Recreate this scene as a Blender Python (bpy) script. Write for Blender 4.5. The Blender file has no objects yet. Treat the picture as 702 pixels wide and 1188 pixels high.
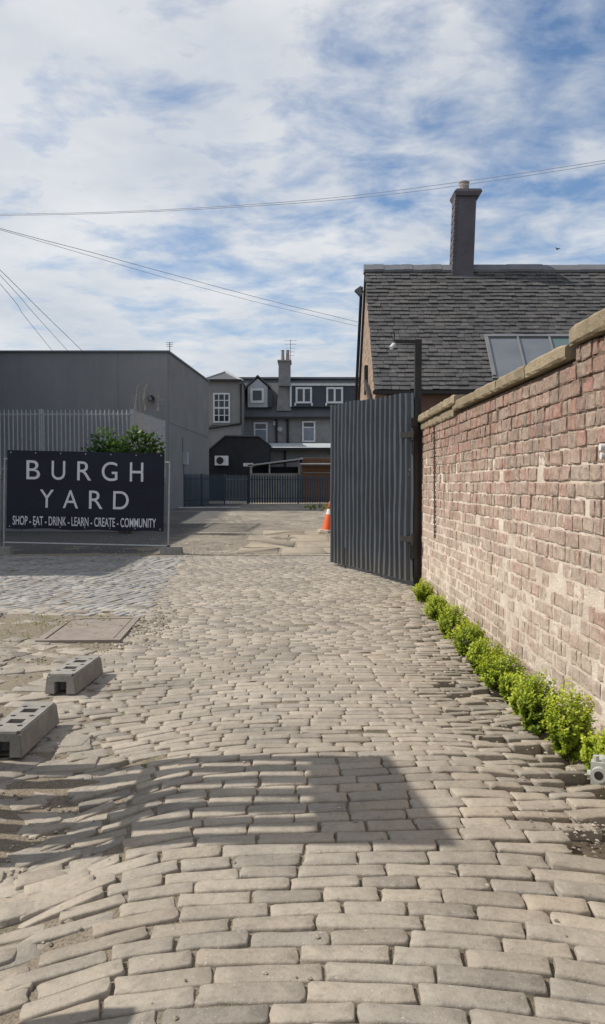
import bpy, bmesh, math, random
from mathutils import Vector, Matrix, noise
R = math.radians
random.seed(7)
sc = bpy.context.scene
col = sc.collection
F = 950.0; CU, CV, EYE = 351.0, 594.0, 1.6
PITCH = math.atan(33/950.0)
def at(u, v, Y):
    """point of the place seen at photo position u,v at distance Y along the lane"""
    cx, cy = (u-CU)/F, (CV-v)/F
    dy = math.cos(PITCH) + cy*math.sin(PITCH); dz = -math.sin(PITCH) + cy*math.cos(PITCH)
    return Vector((cx/dy*Y, Y, EYE + dz/dy*Y))
def sm(a, b, x):
    t = max(0., min(1., (x-a)/(b-a))); return t*t*(3-2*t)
def gz(x, y):
    n = 1-sm(6., 11., y)
    z = -0.045*min(1.15, ((x-.25)/1.2)**2)*n
    z -= .085*sm(-.55,-1.4,x)*(1-.55*sm(-1.45,-2.0,x))*(1-sm(4.2, 5.0, y))*sm(1.2,3.2,y)
    z += .045*math.exp(-((y-4.45)/.75)**2)*(1-sm(.7,1.5,x))*sm(-1.6,-.6,x)
    z += .022*noise.noise((x*.55, y*.55, 3.1))*(1-sm(14, 20, y)) + .02*math.sin(y*1.25-.7)*n*(1-sm(-.5, 1.5, x)*.6)
    z += .06*sm(-2.4, -4.0, x)*(1-sm(8, 16, y))
    z += .28*sm(28, 46, y)
    return z
# ------------------------------------------------------------------ mesh helper
class MB:
    def __init__(s): s.v=[]; s.f=[]; s.m=[]; s.r=[]
    def add(s, vs, fs, m=0, r=None):
        o=len(s.v); s.v += [tuple(p) for p in vs]
        if r is None: r = random.random()
        for f in fs: s.f.append([i+o for i in f]); s.m.append(m); s.r.append(r)
    def hexa(s, p, m=0, r=None):
        s.add(p, [(3,2,1,0),(4,5,6,7),(0,1,5,4),(1,2,6,5),(2,3,7,6),(3,0,4,7)], m, r)
    def box(s, x0,x1,y0,y1,z0,z1, m=0, r=None):
        s.hexa([(x0,y0,z0),(x1,y0,z0),(x1,y1,z0),(x0,y1,z0),(x0,y0,z1),(x1,y0,z1),(x1,y1,z1),(x0,y1,z1)], m, r)
    def bar(s, a, b, w, h, m=0, up=(0,0,1), r=None):
        a=Vector(a); b=Vector(b); d=(b-a).normalized(); u=Vector(up)
        if abs(d.dot(u))>.99: u=Vector((0,1,0))
        sx=d.cross(u).normalized()*w/2; sz=sx.cross(d).normalized()*h/2
        s.hexa([a-sx-sz,a+sx-sz,b+sx-sz,b-sx-sz,a-sx+sz,a+sx+sz,b+sx+sz,b-sx+sz], m, r)
    def tube(s, pts, r, n=8, m=0, cap=True, rv=None):
        if rv is None: rv=random.random()
        pts=[Vector(p) for p in pts]; rr = r if isinstance(r,(list,tuple)) else [r]*len(pts)
        vs=[]; fs=[]
        for i,p in enumerate(pts):
            d=(pts[min(i+1,len(pts)-1)]-pts[max(i-1,0)]).normalized()
            u=Vector((0,0,1)) if abs(d.z)<.9 else Vector((0,1,0))
            a=d.cross(u).normalized(); b=a.cross(d).normalized()
            for k in range(n):
                t=2*math.pi*k/n; vs.append(p+(a*math.cos(t)+b*math.sin(t))*rr[i])
        for i in range(len(pts)-1):
            for k in range(n):
                k2=(k+1)%n; fs.append((i*n+k,i*n+k2,(i+1)*n+k2,(i+1)*n+k))
        if cap:
            fs.append(tuple(range(n))[::-1]); fs.append(tuple((len(pts)-1)*n+k for k in range(n)))
        s.add(vs,fs,m,rv)
    def prism(s, poly, d, m=0, r=None):
        n=len(poly); d=Vector(d); vs=[Vector(p) for p in poly]+[Vector(p)+d for p in poly]
        fs=[tuple(range(n))[::-1], tuple(range(n,2*n))]+[(i,(i+1)%n,n+(i+1)%n,n+i) for i in range(n)]
        s.add(vs,fs,m,r)
    def build(s, name, mats, parent=None, smooth=False, loc=None, fix=True):
        me=bpy.data.meshes.new(name); me.from_pydata(s.v,[],s.f)
        if not isinstance(mats,(list,tuple)): mats=[mats]
        for q in mats: me.materials.append(q)
        me.polygons.foreach_set('material_index', s.m)
        a=me.attributes.new('rnd','FLOAT','FACE'); a.data.foreach_set('value', s.r)
        if fix:
            bm=bmesh.new(); bm.from_mesh(me); bmesh.ops.recalc_face_normals(bm, faces=bm.faces); bm.to_mesh(me); bm.free()
        if smooth: me.polygons.foreach_set('use_smooth',[True]*len(me.polygons))
        me.update()
        o=bpy.data.objects.new(name,me); col.objects.link(o)
        if parent: o.parent=parent
        if loc is not None: o.location=loc
        return o
def tag(o, label=None, cat=None, group=None, kind=None):
    if label: o['label']=label
    if cat: o['category']=cat
    if group: o['group']=group
    if kind: o['kind']=kind
    return o
def thing(name, label, cat, loc=(0,0,0), rz=0, group=None):
    o=bpy.data.objects.new(name,None); col.objects.link(o); o.location=loc; o.rotation_euler=(0,0,rz)
    o.empty_display_size=.1
    return tag(o,label,cat,group)
# ------------------------------------------------------------------ materials
class NT:
    def __init__(s, name):
        s.mat=bpy.data.materials.new(name); s.mat.use_nodes=True; s.t=s.mat.node_tree
        s.b=s.t.nodes['Principled BSDF']; s.co=s.n('ShaderNodeTexCoord').outputs['Object']
    def n(s, ty, **kw):
        q=s.t.nodes.new(ty)
        for k,v in kw.items(): setattr(q,k,v)
        return q
    def l(s,a,b): s.t.links.new(a,b)
    def noise(s, sc, det=5, rough=.6, co=None, dist=0):
        q=s.n('ShaderNodeTexNoise'); q.inputs['Scale'].default_value=sc; q.inputs['Detail'].default_value=det
        q.inputs['Roughness'].default_value=rough; q.inputs['Distortion'].default_value=dist
        s.l(co or s.co,q.inputs['Vector']); return q.outputs['Fac']
    def scaled(s, v, co=None):
        q=s.n('ShaderNodeMapping'); q.inputs['Scale'].default_value=v; s.l(co or s.co,q.inputs['Vector']); return q.outputs[0]
    def ramp(s, fac, stops, interp='LINEAR'):
        q=s.n('ShaderNodeValToRGB'); e=q.color_ramp; e.interpolation=interp
        while len(e.elements)<len(stops): e.elements.new(.5)
        for i,(p,c) in enumerate(stops):
            e.elements[i].position=p
            e.elements[i].color=(c,c,c,1) if isinstance(c,(int,float)) else (*c,1)
        s.l(fac,q.inputs[0]); return q.outputs[0]
    def mix(s, fac, a, b, mode='MIX'):
        q=s.n('ShaderNodeMix',data_type='RGBA',blend_type=mode)
        for i,x in ((0,fac),(6,a),(7,b)):
            if isinstance(x,(int,float)): q.inputs[i].default_value = x if i==0 else (x,x,x,1)
            elif isinstance(x,tuple): q.inputs[i].default_value=(*x,1)
            else: s.l(x,q.inputs[i])
        return q.outputs[2]
    def math(s, op, a, b=0., c=None):
        q=s.n('ShaderNodeMath',operation=op)
        for i,x in enumerate((a,b) if c is None else (a,b,c)):
            if isinstance(x,(int,float)): q.inputs[i].default_value=x
            else: s.l(x,q.inputs[i])
        return q.outputs[0]
    def rnd(s): return s.n('ShaderNodeAttribute',attribute_name='rnd').outputs['Fac']
    def xyz(s, which):
        q=s.n('ShaderNodeSeparateXYZ'); s.l(s.co,q.inputs[0]); return q.outputs[which]
    def bump(s, h, strength=.5, dist=.01, prev=None):
        q=s.n('ShaderNodeBump'); q.inputs['Strength'].default_value=strength; q.inputs['Distance'].default_value=dist
        s.l(h,q.inputs['Height'])
        if prev: s.l(prev,q.inputs['Normal'])
        return q.outputs[0]
    def done(s, colr=None, rough=.8, metal=0, normal=None, spec=.3):
        if colr is not None:
            if isinstance(colr,tuple): s.b.inputs['Base Color'].default_value=(*colr,1)
            else: s.l(colr,s.b.inputs['Base Color'])
        if isinstance(rough,(int,float)): s.b.inputs['Roughness'].default_value=rough
        else: s.l(rough,s.b.inputs['Roughness'])
        s.b.inputs['Metallic'].default_value=metal
        s.b.inputs['Specular IOR Level'].default_value=spec
        if normal: s.l(normal,s.b.inputs['Normal'])
        return s.mat
def simple(name, c, c2=None, rough=.7, metal=0, sc_=6., bump=0., bd=.005, rv=0., spec=.3):
    t=NT(name); c2=c2 or tuple(x*.72 for x in c)
    f=t.ramp(t.noise(sc_,6,.65),[(.32,0),(.7,1)])
    k=t.mix(f,c,c2)
    if rv>0:
        k=t.mix(1.,k,t.ramp(t.rnd(),[(0,1-rv),(1,1+rv)]),'MULTIPLY')
    nm=t.bump(t.noise(sc_*7,4,.6),bump,bd) if bump else None
    return t.done(k,rough,metal,nm,spec)
M={}
def mk_sett(name, ca, cb, cc, dusty=.5):
    t=NT(name); r=t.rnd()
    base=t.ramp(r,[(0,ca),(.3,cb),(.6,cc),(.8,(cb[0]*.95,cb[1]*.92,cb[2]*.90)),(.92,tuple(x*.74 for x in cc)),(1,ca)])
    base=t.mix(1.,base,t.ramp(t.noise(1.1,5,.6),[(.3,.70),(.7,1.18)]),'MULTIPLY')
    base=t.mix(t.ramp(t.noise(9,6,.7),[(.42,0),(.75,dusty)]),base,(.38,.335,.27))
    base=t.mix(t.ramp(t.noise(2.3,6,.72),[(.52,0),(.70,.45)]),base,(.185,.165,.14))
    base=t.mix(1.,base,t.ramp(t.noise(38,5,.7),[(.25,.72),(.5,1.),(.8,1.1)]),'MULTIPLY')
    base=t.mix(t.ramp(t.noise(120,2,.5),[(.68,0),(.74,.6)]),base,(.62,.6,.55))
    base=t.mix(t.ramp(t.noise(75,3,.6),[(.24,.75),(.34,0)]),base,(.09,.08,.065))
    nm=t.bump(t.noise(16,5,.6),.55,.012); nm=t.bump(t.noise(110,4,.6),.45,.003,nm)
    return t.done(base,t.ramp(t.noise(6,4,.6),[(.3,.5),(.7,.8)]),0,nm,.35)
M['sett']=mk_sett('worn_whinstone_sett',(.312,.272,.222),(.352,.306,.245),(.272,.245,.208),.38)
M['sett_blue']=mk_sett('bluish_sett',(.27,.265,.255),(.34,.325,.30),(.23,.235,.24),.35)
def mk_dirt(name, a, b, green=.0):
    t=NT(name)
    k=t.mix(t.ramp(t.noise(3.,6,.65),[(.35,0),(.68,1)]),a,b)
    if green: k=t.mix(t.ramp(t.math('MULTIPLY',t.xyz(1),.05),[(.20,0),(.36,.6)]),k,(.20,.17,.135))
    if green: k=t.mix(t.ramp(t.math('MULTIPLY_ADD',t.xyz(0),.25,.5),[(.46,.75),(.64,0)]),k,(.285,.24,.185))
    k=t.mix(1.,k,t.ramp(t.noise(90,3,.6),[(.25,.45),(.5,1.),(.75,1.35)]),'MULTIPLY')
    if green: k=t.mix(t.ramp(t.noise(5.,5,.7),[(.55,0),(.68,green)]),k,(.10,.13,.035))
    nm=t.bump(t.noise(60,5,.7),.9,.02)
    return t.done(k,.95,0,nm,.1)
M['dirt']=mk_dirt('joint_dirt',(.125,.103,.077),(.27,.225,.17),.55)
M['soil']=mk_dirt('bare_soil',(.14,.105,.075),(.24,.19,.14),.2)
def mk_asphalt():
    t=NT('dusty_asphalt')
    k=t.mix(t.ramp(t.noise(.35,6,.62,dist=.6),[(.38,0),(.62,1)]),(.235,.205,.17),(.34,.30,.24))
    k=t.mix(t.ramp(t.noise(2.2,6,.7),[(.45,0),(.68,.75)]),k,(.40,.355,.285))
    k=t.mix(1.,k,t.ramp(t.noise(1.1,7,.75,co=t.scaled((1,.45,1))),[(.32,.62),(.55,1.),(.75,1.15)]),'MULTIPLY')
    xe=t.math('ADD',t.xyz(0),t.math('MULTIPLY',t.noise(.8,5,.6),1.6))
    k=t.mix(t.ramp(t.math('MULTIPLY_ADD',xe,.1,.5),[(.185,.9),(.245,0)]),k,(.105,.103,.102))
    k=t.mix(1.,k,t.ramp(t.noise(14,5,.75),[(.3,.6),(.7,1.2)]),'MULTIPLY')
    v=t.n('ShaderNodeTexVoronoi',feature='DISTANCE_TO_EDGE'); v.inputs['Scale'].default_value=.55
    q=t.n('ShaderNodeVectorMath',operation='ADD'); nn=t.n('ShaderNodeTexNoise'); nn.inputs['Scale'].default_value=2.5; t.l(t.co,nn.inputs['Vector'])
    t.l(t.co,q.inputs[0]); t.l(nn.outputs['Color'],q.inputs[1]); t.l(q.outputs[0],v.inputs['Vector'])
    k=t.mix(t.ramp(v.outputs['Distance'],[(0,.55),(.018,0)]),k,(.07,.06,.05))
    nm=t.bump(t.noise(12,7,.75),.9,.05)
    return t.done(k,.9,0,nm,.2)
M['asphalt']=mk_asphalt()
M['slab']=simple('old_concrete_slab',(.37,.32,.25),(.24,.205,.16),.9,0,4.5,1.,.03,.08,.2)
def mk_brick(name, cols, smear, mortar=(.60,.51,.425), zlo=.2, zhi=2.3):
    t=NT(name); r=t.rnd()
    n=len(cols); k=t.ramp(r,[(i/(n-1),c) for i,c in enumerate(cols)])
    k=t.mix(1.,k,t.ramp(t.noise(14,6,.75),[(.25,.6),(.75,1.25)]),'MULTIPLY')
    # lime smeared over the brick faces, more of it low down
    z=t.xyz(2); h=t.math('MULTIPLY_ADD',z,-1/(zhi-zlo),zhi/(zhi-zlo))
    a=t.noise(2.1,5,.65); b=t.noise(t_s:=17,6,.75)
    f=t.math('ADD',t.math('MULTIPLY',a,.9),t.math('MULTIPLY',b,1.0))
    f=t.math('ADD',f,t.math('MULTIPLY',h,.42))
    f=t.ramp(t.math('MULTIPLY',f,.5),[(.47,0),(.60,.42*smear),(.80,.9*smear)])
    k=t.mix(f,k,mortar)
    k=t.mix(t.ramp(t.noise(45,3,.6),[(.69,0),(.77,.5*smear)]),k,(.68,.60,.52))
    k=t.mix(t.ramp(t.noise(33,4,.7),[(.26,.75*smear),(.36,0)]),k,(.10,.07,.055))
    k=t.mix(t.ramp(t.noise(4.5,6,.7),[(.56,0),(.70,.45)]),k,(.20,.165,.13))
    k=t.mix(t.ramp(t.math('ADD',z,t.math('MULTIPLY',t.noise(2.5,6,.7),.9)),[(.42,.6 if zlo<1 else 0.),(.80,0)]),k,(.20,.17,.13))
    nm=t.bump(t.noise(20,7,.75),1.,.018); nm=t.bump(t.noise(120,4,.6),.5,.004,nm)
    return t.done(k,.9,0,nm,.15)
M['brick']=mk_brick('weathered_red_brick',[(.275,.18,.142),(.325,.222,.178),(.31,.235,.188),(.27,.21,.17),(.315,.197,.158),(.36,.205,.168),(.22,.172,.145)],1.)
def mk_mortar():
    t=NT('lime_mortar')
    k=t.mix(t.ramp(t.noise(3.,6,.7),[(.35,0),(.65,1)]),(.50,.42,.345),(.70,.62,.535))
    z=t.xyz(2)
    k=t.mix(t.ramp(z,[(0,0),(1,0)]),k,(.2,.15,.1))
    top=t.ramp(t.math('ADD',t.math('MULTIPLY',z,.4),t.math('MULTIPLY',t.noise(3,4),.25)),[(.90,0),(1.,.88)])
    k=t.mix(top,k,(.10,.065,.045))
    k=t.mix(t.ramp(t.noise(11,5,.7),[(.68,0),(.73,.9)]),k,(.06,.04,.03))
    return t.done(k,.95,0,t.bump(t.noise(50,5,.7),.9,.02),.1)
M['mortar']=mk_mortar()
M['coping']=simple('lichened_sandstone',(.31,.255,.175),(.18,.147,.102),.9,0,5,.9,.015,.15,.1)
def mk_slate():
    t=NT('roof_slate'); r=t.rnd()
    k=t.ramp(r,[(0,(.062,.061,.063)),(.4,(.082,.080,.081)),(.75,(.102,.098,.094)),(1,(.072,.072,.077))])
    k=t.mix(1.,k,t.ramp(t.noise(5,5,.7),[(.3,.72),(.7,1.2)]),'MULTIPLY')
    k=t.mix(t.ramp(t.noise(1.2,6,.7),[(.52,0),(.75,.40)]),k,(.15,.138,.105))
    k=t.mix(t.ramp(t.noise(30,2,.5),[(.72,0),(.78,.6)]),k,(.38,.36,.32))
    return t.done(k,.65,0,t.bump(t.noise(25,5,.6),.4,.01),.35)
M['slate']=mk_slate()
M['slate_far']=simple('far_slate',(.105,.11,.12),(.075,.08,.09),.7,0,1.2,0,0,.0)
def mk_render():
    t=NT('grey_harling')
    k=t.mix(t.ramp(t.noise(.25,5,.6),[(.3,0),(.7,1)]),(.235,.238,.245),(.28,.28,.283))
    st=t.noise(.8,6,.7,co=t.scaled((1,1,.22)))
    k=t.mix(1.,k,t.ramp(st,[(.3,.87),(.7,1.08)]),'MULTIPLY')
    z=t.xyz(2)
    jl=t.math('ABSOLUTE',t.math('SUBTRACT',t.math('FRACT',t.math('MULTIPLY',t.xyz(0),1/6.2)),.5))
    k=t.mix(t.ramp(jl,[(0,.45),(.004,0)]),k,(.09,.092,.1))
    k=t.mix(t.ramp(t.math('ADD',t.math('MULTIPLY',z,.118),t.math('MULTIPLY',t.noise(.8,5),.3)),[(1.0,0),(1.12,.5)]),k,(.06,.062,.066))
    return t.done(k,.9,0,t.bump(t.noise(60,4,.7),.4,.01),.1)
M['harling']=mk_render()
M['harl_side']=simple('grey_harling_side',(.245,.235,.22),(.195,.188,.178),.9,0,.6,.3,.01)
M['stone_far']=simple('far_stone',(.25,.245,.238),(.165,.165,.165),.9,0,1.6,.3,.02)
M['stone_pale']=simple('pale_harl',(.265,.255,.25),(.20,.195,.19),.9,0,1.2,.3,.01)
M['dark_wall']=simple('dark_render',(.022,.024,.028),(.014,.015,.018),.85,0,1.5)
M['pane']=simple('window_glass',(.015,.02,.03),(.03,.035,.045),.08,0,.8,spec=.5)
M['blind']=simple('window_blind',(.22,.25,.30),(.17,.19,.23),.5,0,2)
M['white']=simple('white_paint',(.66,.67,.68),(.50,.51,.52),.5,0,4)
M['trim_grey']=simple('grey_trim',(.42,.43,.45),(.34,.35,.37),.6,0,3)
M['lead']=simple('lead_flashing',(.16,.165,.18),(.11,.115,.125),.55,0,3)
M['cladding']=simple('dark_blue_cladding',(.055,.065,.085),(.045,.053,.07),.7,0,2)
M['iron']=simple('black_iron',(.025,.025,.027),(.04,.034,.03),.55,.2,12,.3,.003)
M['galv']=simple('galvanised_steel',(.42,.43,.44),(.30,.31,.32),.45,.6,9,.1,.002)
M['galv_pale']=simple('weathered_pale_steel',(.45,.46,.475),(.33,.34,.355),.6,.1,9)
M['galv_dark']=simple('painted_palisade',(.035,.055,.075),(.025,.04,.055),.5,.1,5)
M['galv_mid']=simple('dull_steel',(.15,.17,.19),(.11,.125,.14),.5,.3,5)
def mk_gate():
    t=NT('gate_cladding_paint')
    st=t.noise(6,5,.65,co=t.scaled((1,1,.06)))
    k=t.mix(t.ramp(st,[(.3,0),(.7,1)]),(.044,.053,.066),(.066,.076,.09))
    k=t.mix(t.ramp(t.noise(2.0,5,.7),[(.6,0),(.8,.35)]),k,(.12,.11,.095))
    k=t.mix(t.ramp(t.noise(24,3,.6,co=t.scaled((1,1,.2))),[(.74,0),(.79,.8)]),k,(.45,.45,.45))
    k=t.mix(t.ramp(t.noise(3.5,7,.8,co=t.scaled((1,1,.5))),[(.63,0),(.72,.55)]),k,(.13,.075,.045))
    k=t.mix(1.,k,t.ramp(t.noise(1.2,5,.7),[(.3,.75),(.7,1.2)]),'MULTIPLY')
    z=t.xyz(2)
    k=t.mix(t.ramp(t.math('ADD',z,t.math('MULTIPLY',t.noise(5),.5)),[(.25,.45),(.75,0)]),k,(.13,.11,.085))
    return t.done(k,.45,0,t.bump(t.noise(8,3),.08,.01),.4)
M['gate']=mk_gate()
M['block']=simple('cast_concrete',(.31,.295,.27),(.21,.198,.18),.9,0,7,.7,.006,0,.15)
M['rust']=simple('rusted_cover',(.215,.18,.155),(.29,.25,.215),.8,.1,6,.8,.008)
M['chain']=simple('rusty_iron',(.07,.045,.032),(.035,.025,.02),.8,.2,20)
M['banner']=simple('navy_vinyl',(.009,.011,.024),(.013,.015,.030),.42,0,1.5,.15,.02,spec=.2)
M['letters']=simple('banner_white_ink',(.62,.62,.66),(.55,.55,.6),.55,0,3)
M['grey_metal']=simple('grey_pipe',(.46,.47,.44),(.36,.37,.33),.5,.2,14,.2,.002)
M['orange']=simple('orange_plastic',(.75,.13,.035),(.62,.10,.03),.55,0,5)
M['band']=simple('reflective_band',(.72,.70,.68),(.6,.58,.55),.4,0,8)
M['cone_base']=simple('dirty_cone_base',(.42,.35,.27),(.30,.25,.2),.8,0,8)
M['timber']=simple('brown_timber',(.17,.085,.045),(.12,.06,.035),.75,0,4)
M['felt']=simple('pale_roof_felt',(.40,.42,.43),(.32,.34,.35),.7,0,1.5)
M['felt_dark']=simple('grey_roof_felt',(.20,.205,.215),(.15,.155,.165),.7,0,1.5)
M['glazing']=simple('rooflight_glass',(.12,.135,.155),(.17,.185,.205),.25,0,.9,spec=.5)
M['glazing_teal']=simple('green_rooflight_glass',(.09,.14,.145),(.13,.18,.18),.25,0,.9,spec=.5)
M['pot']=simple('clay_pot',(.33,.27,.25),(.24,.20,.19),.85,0,5)
M['chimney']=simple('chimney_harl',(.115,.108,.125),(.08,.077,.09),.9,0,3,.5,.02)
def mk_gable():
    t=NT('gable_rubble'); sp=t.n('ShaderNodeSeparateXYZ'); t.l(t.co,sp.inputs[0]); cb=t.n('ShaderNodeCombineXYZ')
    t.l(sp.outputs[1],cb.inputs[0]); t.l(sp.outputs[2],cb.inputs[1])
    bt=t.n('ShaderNodeTexBrick'); t.l(cb.outputs[0],bt.inputs['Vector'])
    for k_,v_ in (('Scale',1.),('Brick Width',.42),('Row Height',.2),('Mortar Size',.018),('Bias',0.)): bt.inputs[k_].default_value=v_
    bt.inputs['Color1'].default_value=(.36,.27,.21,1); bt.inputs['Color2'].default_value=(.27,.195,.155,1); bt.inputs['Mortar'].default_value=(.40,.32,.25,1)
    k=t.mix(1.,bt.outputs['Color'],t.ramp(t.noise(5,6,.75),[(.28,.55),(.72,1.3)]),'MULTIPLY')
    return t.done(k,.9,0,t.bump(t.noise(9,6,.7),.9,.04),.1)
M['gable']=mk_gable()
M['dark_brick']=simple('brick_under_eaves',(.17,.10,.075),(.12,.075,.06),.9,0,4,.5,.02)  # darker brick of the house front and rear walls
def mk_leaf(name, stops, tr=.35):
    t=NT(name); k=t.ramp(t.rnd(),stops)
    t.done(k,.5,0,None,.3)
    tl=t.n('ShaderNodeBsdfTranslucent'); t.l(t.mix(1.,k,(1.3,1.25,.6),'MULTIPLY'),tl.inputs[0])
    mx=t.n('ShaderNodeMixShader'); mx.inputs[0].default_value=tr
    t.l(t.b.outputs[0],mx.inputs[1]); t.l(tl.outputs[0],mx.inputs[2]); t.l(mx.outputs[0],t.t.nodes['Material Output'].inputs[0])
    return t.mat
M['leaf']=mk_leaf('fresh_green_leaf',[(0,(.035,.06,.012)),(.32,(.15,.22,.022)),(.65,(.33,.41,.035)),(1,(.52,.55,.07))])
M['leaf_dark']=mk_leaf('dark_green_leaf',[(0,(.02,.05,.012)),(.5,(.05,.11,.022)),(1,(.11,.19,.04))])
M['straw']=mk_leaf('dry_grass',[(0,(.12,.13,.03)),(.5,(.22,.23,.06)),(1,(.33,.29,.14))],.2)
M['stem']=simple('woody_stem',(.09,.065,.04),(.06,.045,.03),.9,0,20)
M['twig']=simple('dry_twig',(.34,.31,.27),(.24,.22,.19),.9,0,20)
M['pebble']=simple('pebbles',(.34,.30,.24),(.24,.21,.17),.9,0,20,0,0,.45)
M['wire']=simple('cable_sheath',(.27,.28,.30),(.22,.23,.25),.6,0,4)
M['bird']=simple('dark_feathers',(.06,.06,.065),(.04,.04,.045),.7,0,20)
M['white_line']=simple('worn_kerb_paint',(.62,.60,.55),(.42,.4,.36),.8,0,2)
# ------------------------------------------------------------------ ground
def axis(vals):
    out=[]
    for a,b,s in vals:
        n=max(1,int(round((b-a)/s)))
        out += [a+(b-a)*i/n for i in range(n)]
    return out+[vals[-1][1]]
def sheet(name, xs, ys, off, m, kind='structure'):
    b=MB(); nx=len(xs)
    vs=[(x,y,gz(x,y)+(off(x,y) if callable(off) else off)) for y in ys for x in xs]
    fs=[(j*nx+i,j*nx+i+1,(j+1)*nx+i+1,(j+1)*nx+i) for j in range(len(ys)-1) for i in range(nx-1)]
    b.add(vs,fs,0,.5); o=b.build(name,m,None,True,fix=False); return tag(o,kind=kind)
def joint(x,y):
    d=-.017+.010*sm(4.5,8,y)+.005*(1-sm(-.5,.6,x))*(1-sm(3.8,6,y))
    d-=.042*sm(.55,1.2,x)*(1-sm(9,12.3,y))*sm(2.6,3.6,y)
    d+=.009*(noise.noise((x*2.1,y*2.1,9.)))*(1-.7*sm(4,7,y)) 
    return d
sheet('ground', axis([(-300,-40,60),(-40,-6,3),(-6,-3,.3),(-3,2.2,.05),(2.2,6,.6),(6,40,4),(40,300,60)]),
      axis([(-80,-2,8),(-2,1,.4),(1,9,.05),(9,19,.2),(19,60,2),(60,400,60)]), joint, M['dirt'])
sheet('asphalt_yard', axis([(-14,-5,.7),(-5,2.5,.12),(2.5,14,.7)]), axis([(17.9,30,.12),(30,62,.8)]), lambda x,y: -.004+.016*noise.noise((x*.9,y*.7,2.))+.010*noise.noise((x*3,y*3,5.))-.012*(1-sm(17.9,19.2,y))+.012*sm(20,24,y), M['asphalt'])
def sett(b, c, w, d, rot, zfun, jit=.006, hj=.006, tilt=.02, rise=0., m=0, rnd_=None, thick=.075, far=False):
    """one rounded paving sett; c = plan centre, w along local x, d along local y"""
    cr=math.cos(rot); sr=math.sin(rot); rc=min(.008,.12*d)*random.uniform(.5,1.6)
    J=lambda s=1: random.uniform(-jit,jit)*s
    hx=w/2; hy=d/2
    if far: a=[(-hx+rc,-hy),(J(4),-hy),(hx-rc,-hy),(hx,-hy+rc),(hx,hy-rc),(hx-rc,hy),(J(4),hy),(-hx+rc,hy),(-hx,hy-rc),(-hx,-hy+rc)]
    else:
        k=.55*hx; a=[(-hx+rc,-hy),(-k,-hy),(J(3),-hy),(k,-hy),(hx-rc,-hy),(hx,-hy+rc),(hx,0),(hx,hy-rc),(hx-rc,hy),(k,hy),(J(3),hy),(-k,hy),(-hx+rc,hy),(-hx,hy-rc),(-hx,0),(-hx,-hy+rc)]
    a=[(p+J(),q+J(.8)) for p,q in a]
    zc=zfun(*c); gx=(zfun(c[0]+.06,c[1])-zfun(c[0]-.06,c[1]))/.12; gy=(zfun(c[0],c[1]+.06)-zfun(c[0],c[1]-.06))/.12
    if w<.6: zfun=lambda X_,Y_: zc+gx*(X_-c[0])+gy*(Y_-c[1])
    tx=random.uniform(-tilt,tilt); ty=random.uniform(-tilt,tilt); h0=rise+random.uniform(-hj,hj)
    rings=[(0,-thick),(0,-.009),(.003,-.0028),(.0075,0.)] if not far else [(0,-thick),(0,-.005),(.005,0.)]
    vs=[]; n=len(a)
    for ins,dz in rings:
        sx=(hx-ins*.8)/hx; sy=(hy-ins*1.0)/hy
        for p,q in a:
            p2=p*sx; q2=q*sy
            X=c[0]+p2*cr-q2*sr; Y=c[1]+p2*sr+q2*cr
            vs.append((X,Y,zfun(X,Y)+h0+dz+p2*tx+q2*ty))
    fs=[]
    for k in range(len(rings)-1):
        for i in range(n):
            j=(i+1)%n; fs.append((k*n+i,k*n+j,(k+1)*n+j,(k+1)*n+i))
    top=len(rings)-1; 
    if far: fs.append(tuple(top*n+i for i in range(n)))
    else:   # a slightly worn, uneven top
        o=len(vs)
        for p in (-.5*hx,0.,.5*hx):
            X=c[0]+p*cr; Y=c[1]+p*sr; vs.append((X,Y,zfun(X,Y)+h0+p*tx+random.uniform(-.0025,.0035)))
        T=lambda i: top*n+i%n
        fs+=[(T(0),T(1),o),(T(1),T(2),o+1,o),(T(2),T(3),o+2,o+1),(T(3),T(4),o+2),(T(4),T(5),o+2),(T(5),T(6),o+2),(T(6),T(7),o+2),(T(7),T(8),o+2),(T(8),T(9),o+2),(T(9),T(10),o+1,o+2),(T(10),T(11),o,o+1),(T(11),T(12),o),(T(12),T(13),o),(T(13),T(14),o),(T(14),T(15),o),(T(15),T(0),o)]
    b.add(vs,fs,m,rnd_)
def left_edge(y):   # edge between the lane and the side area
    if y<4.6: return -1.05+.0*y
    if y<8.5: return -1.05-.65*sm(4.6,6.0,y)
    return -1.70-.085*(min(y,18)-8.5)
def fcurve(x,y):
    sR=-.55+1.0*sm(2.4,4.2,y)-.30*sm(7.5,11,y)-.12*sm(11,15,y)
    v=.22*sR*max(0,x-.05)**2
    fl=.26*(1-.75*sm(5,8,y))
    v-=fl*min(0,x+.25)**2
    return v
b=MB(); y0=.9; row=0
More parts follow.
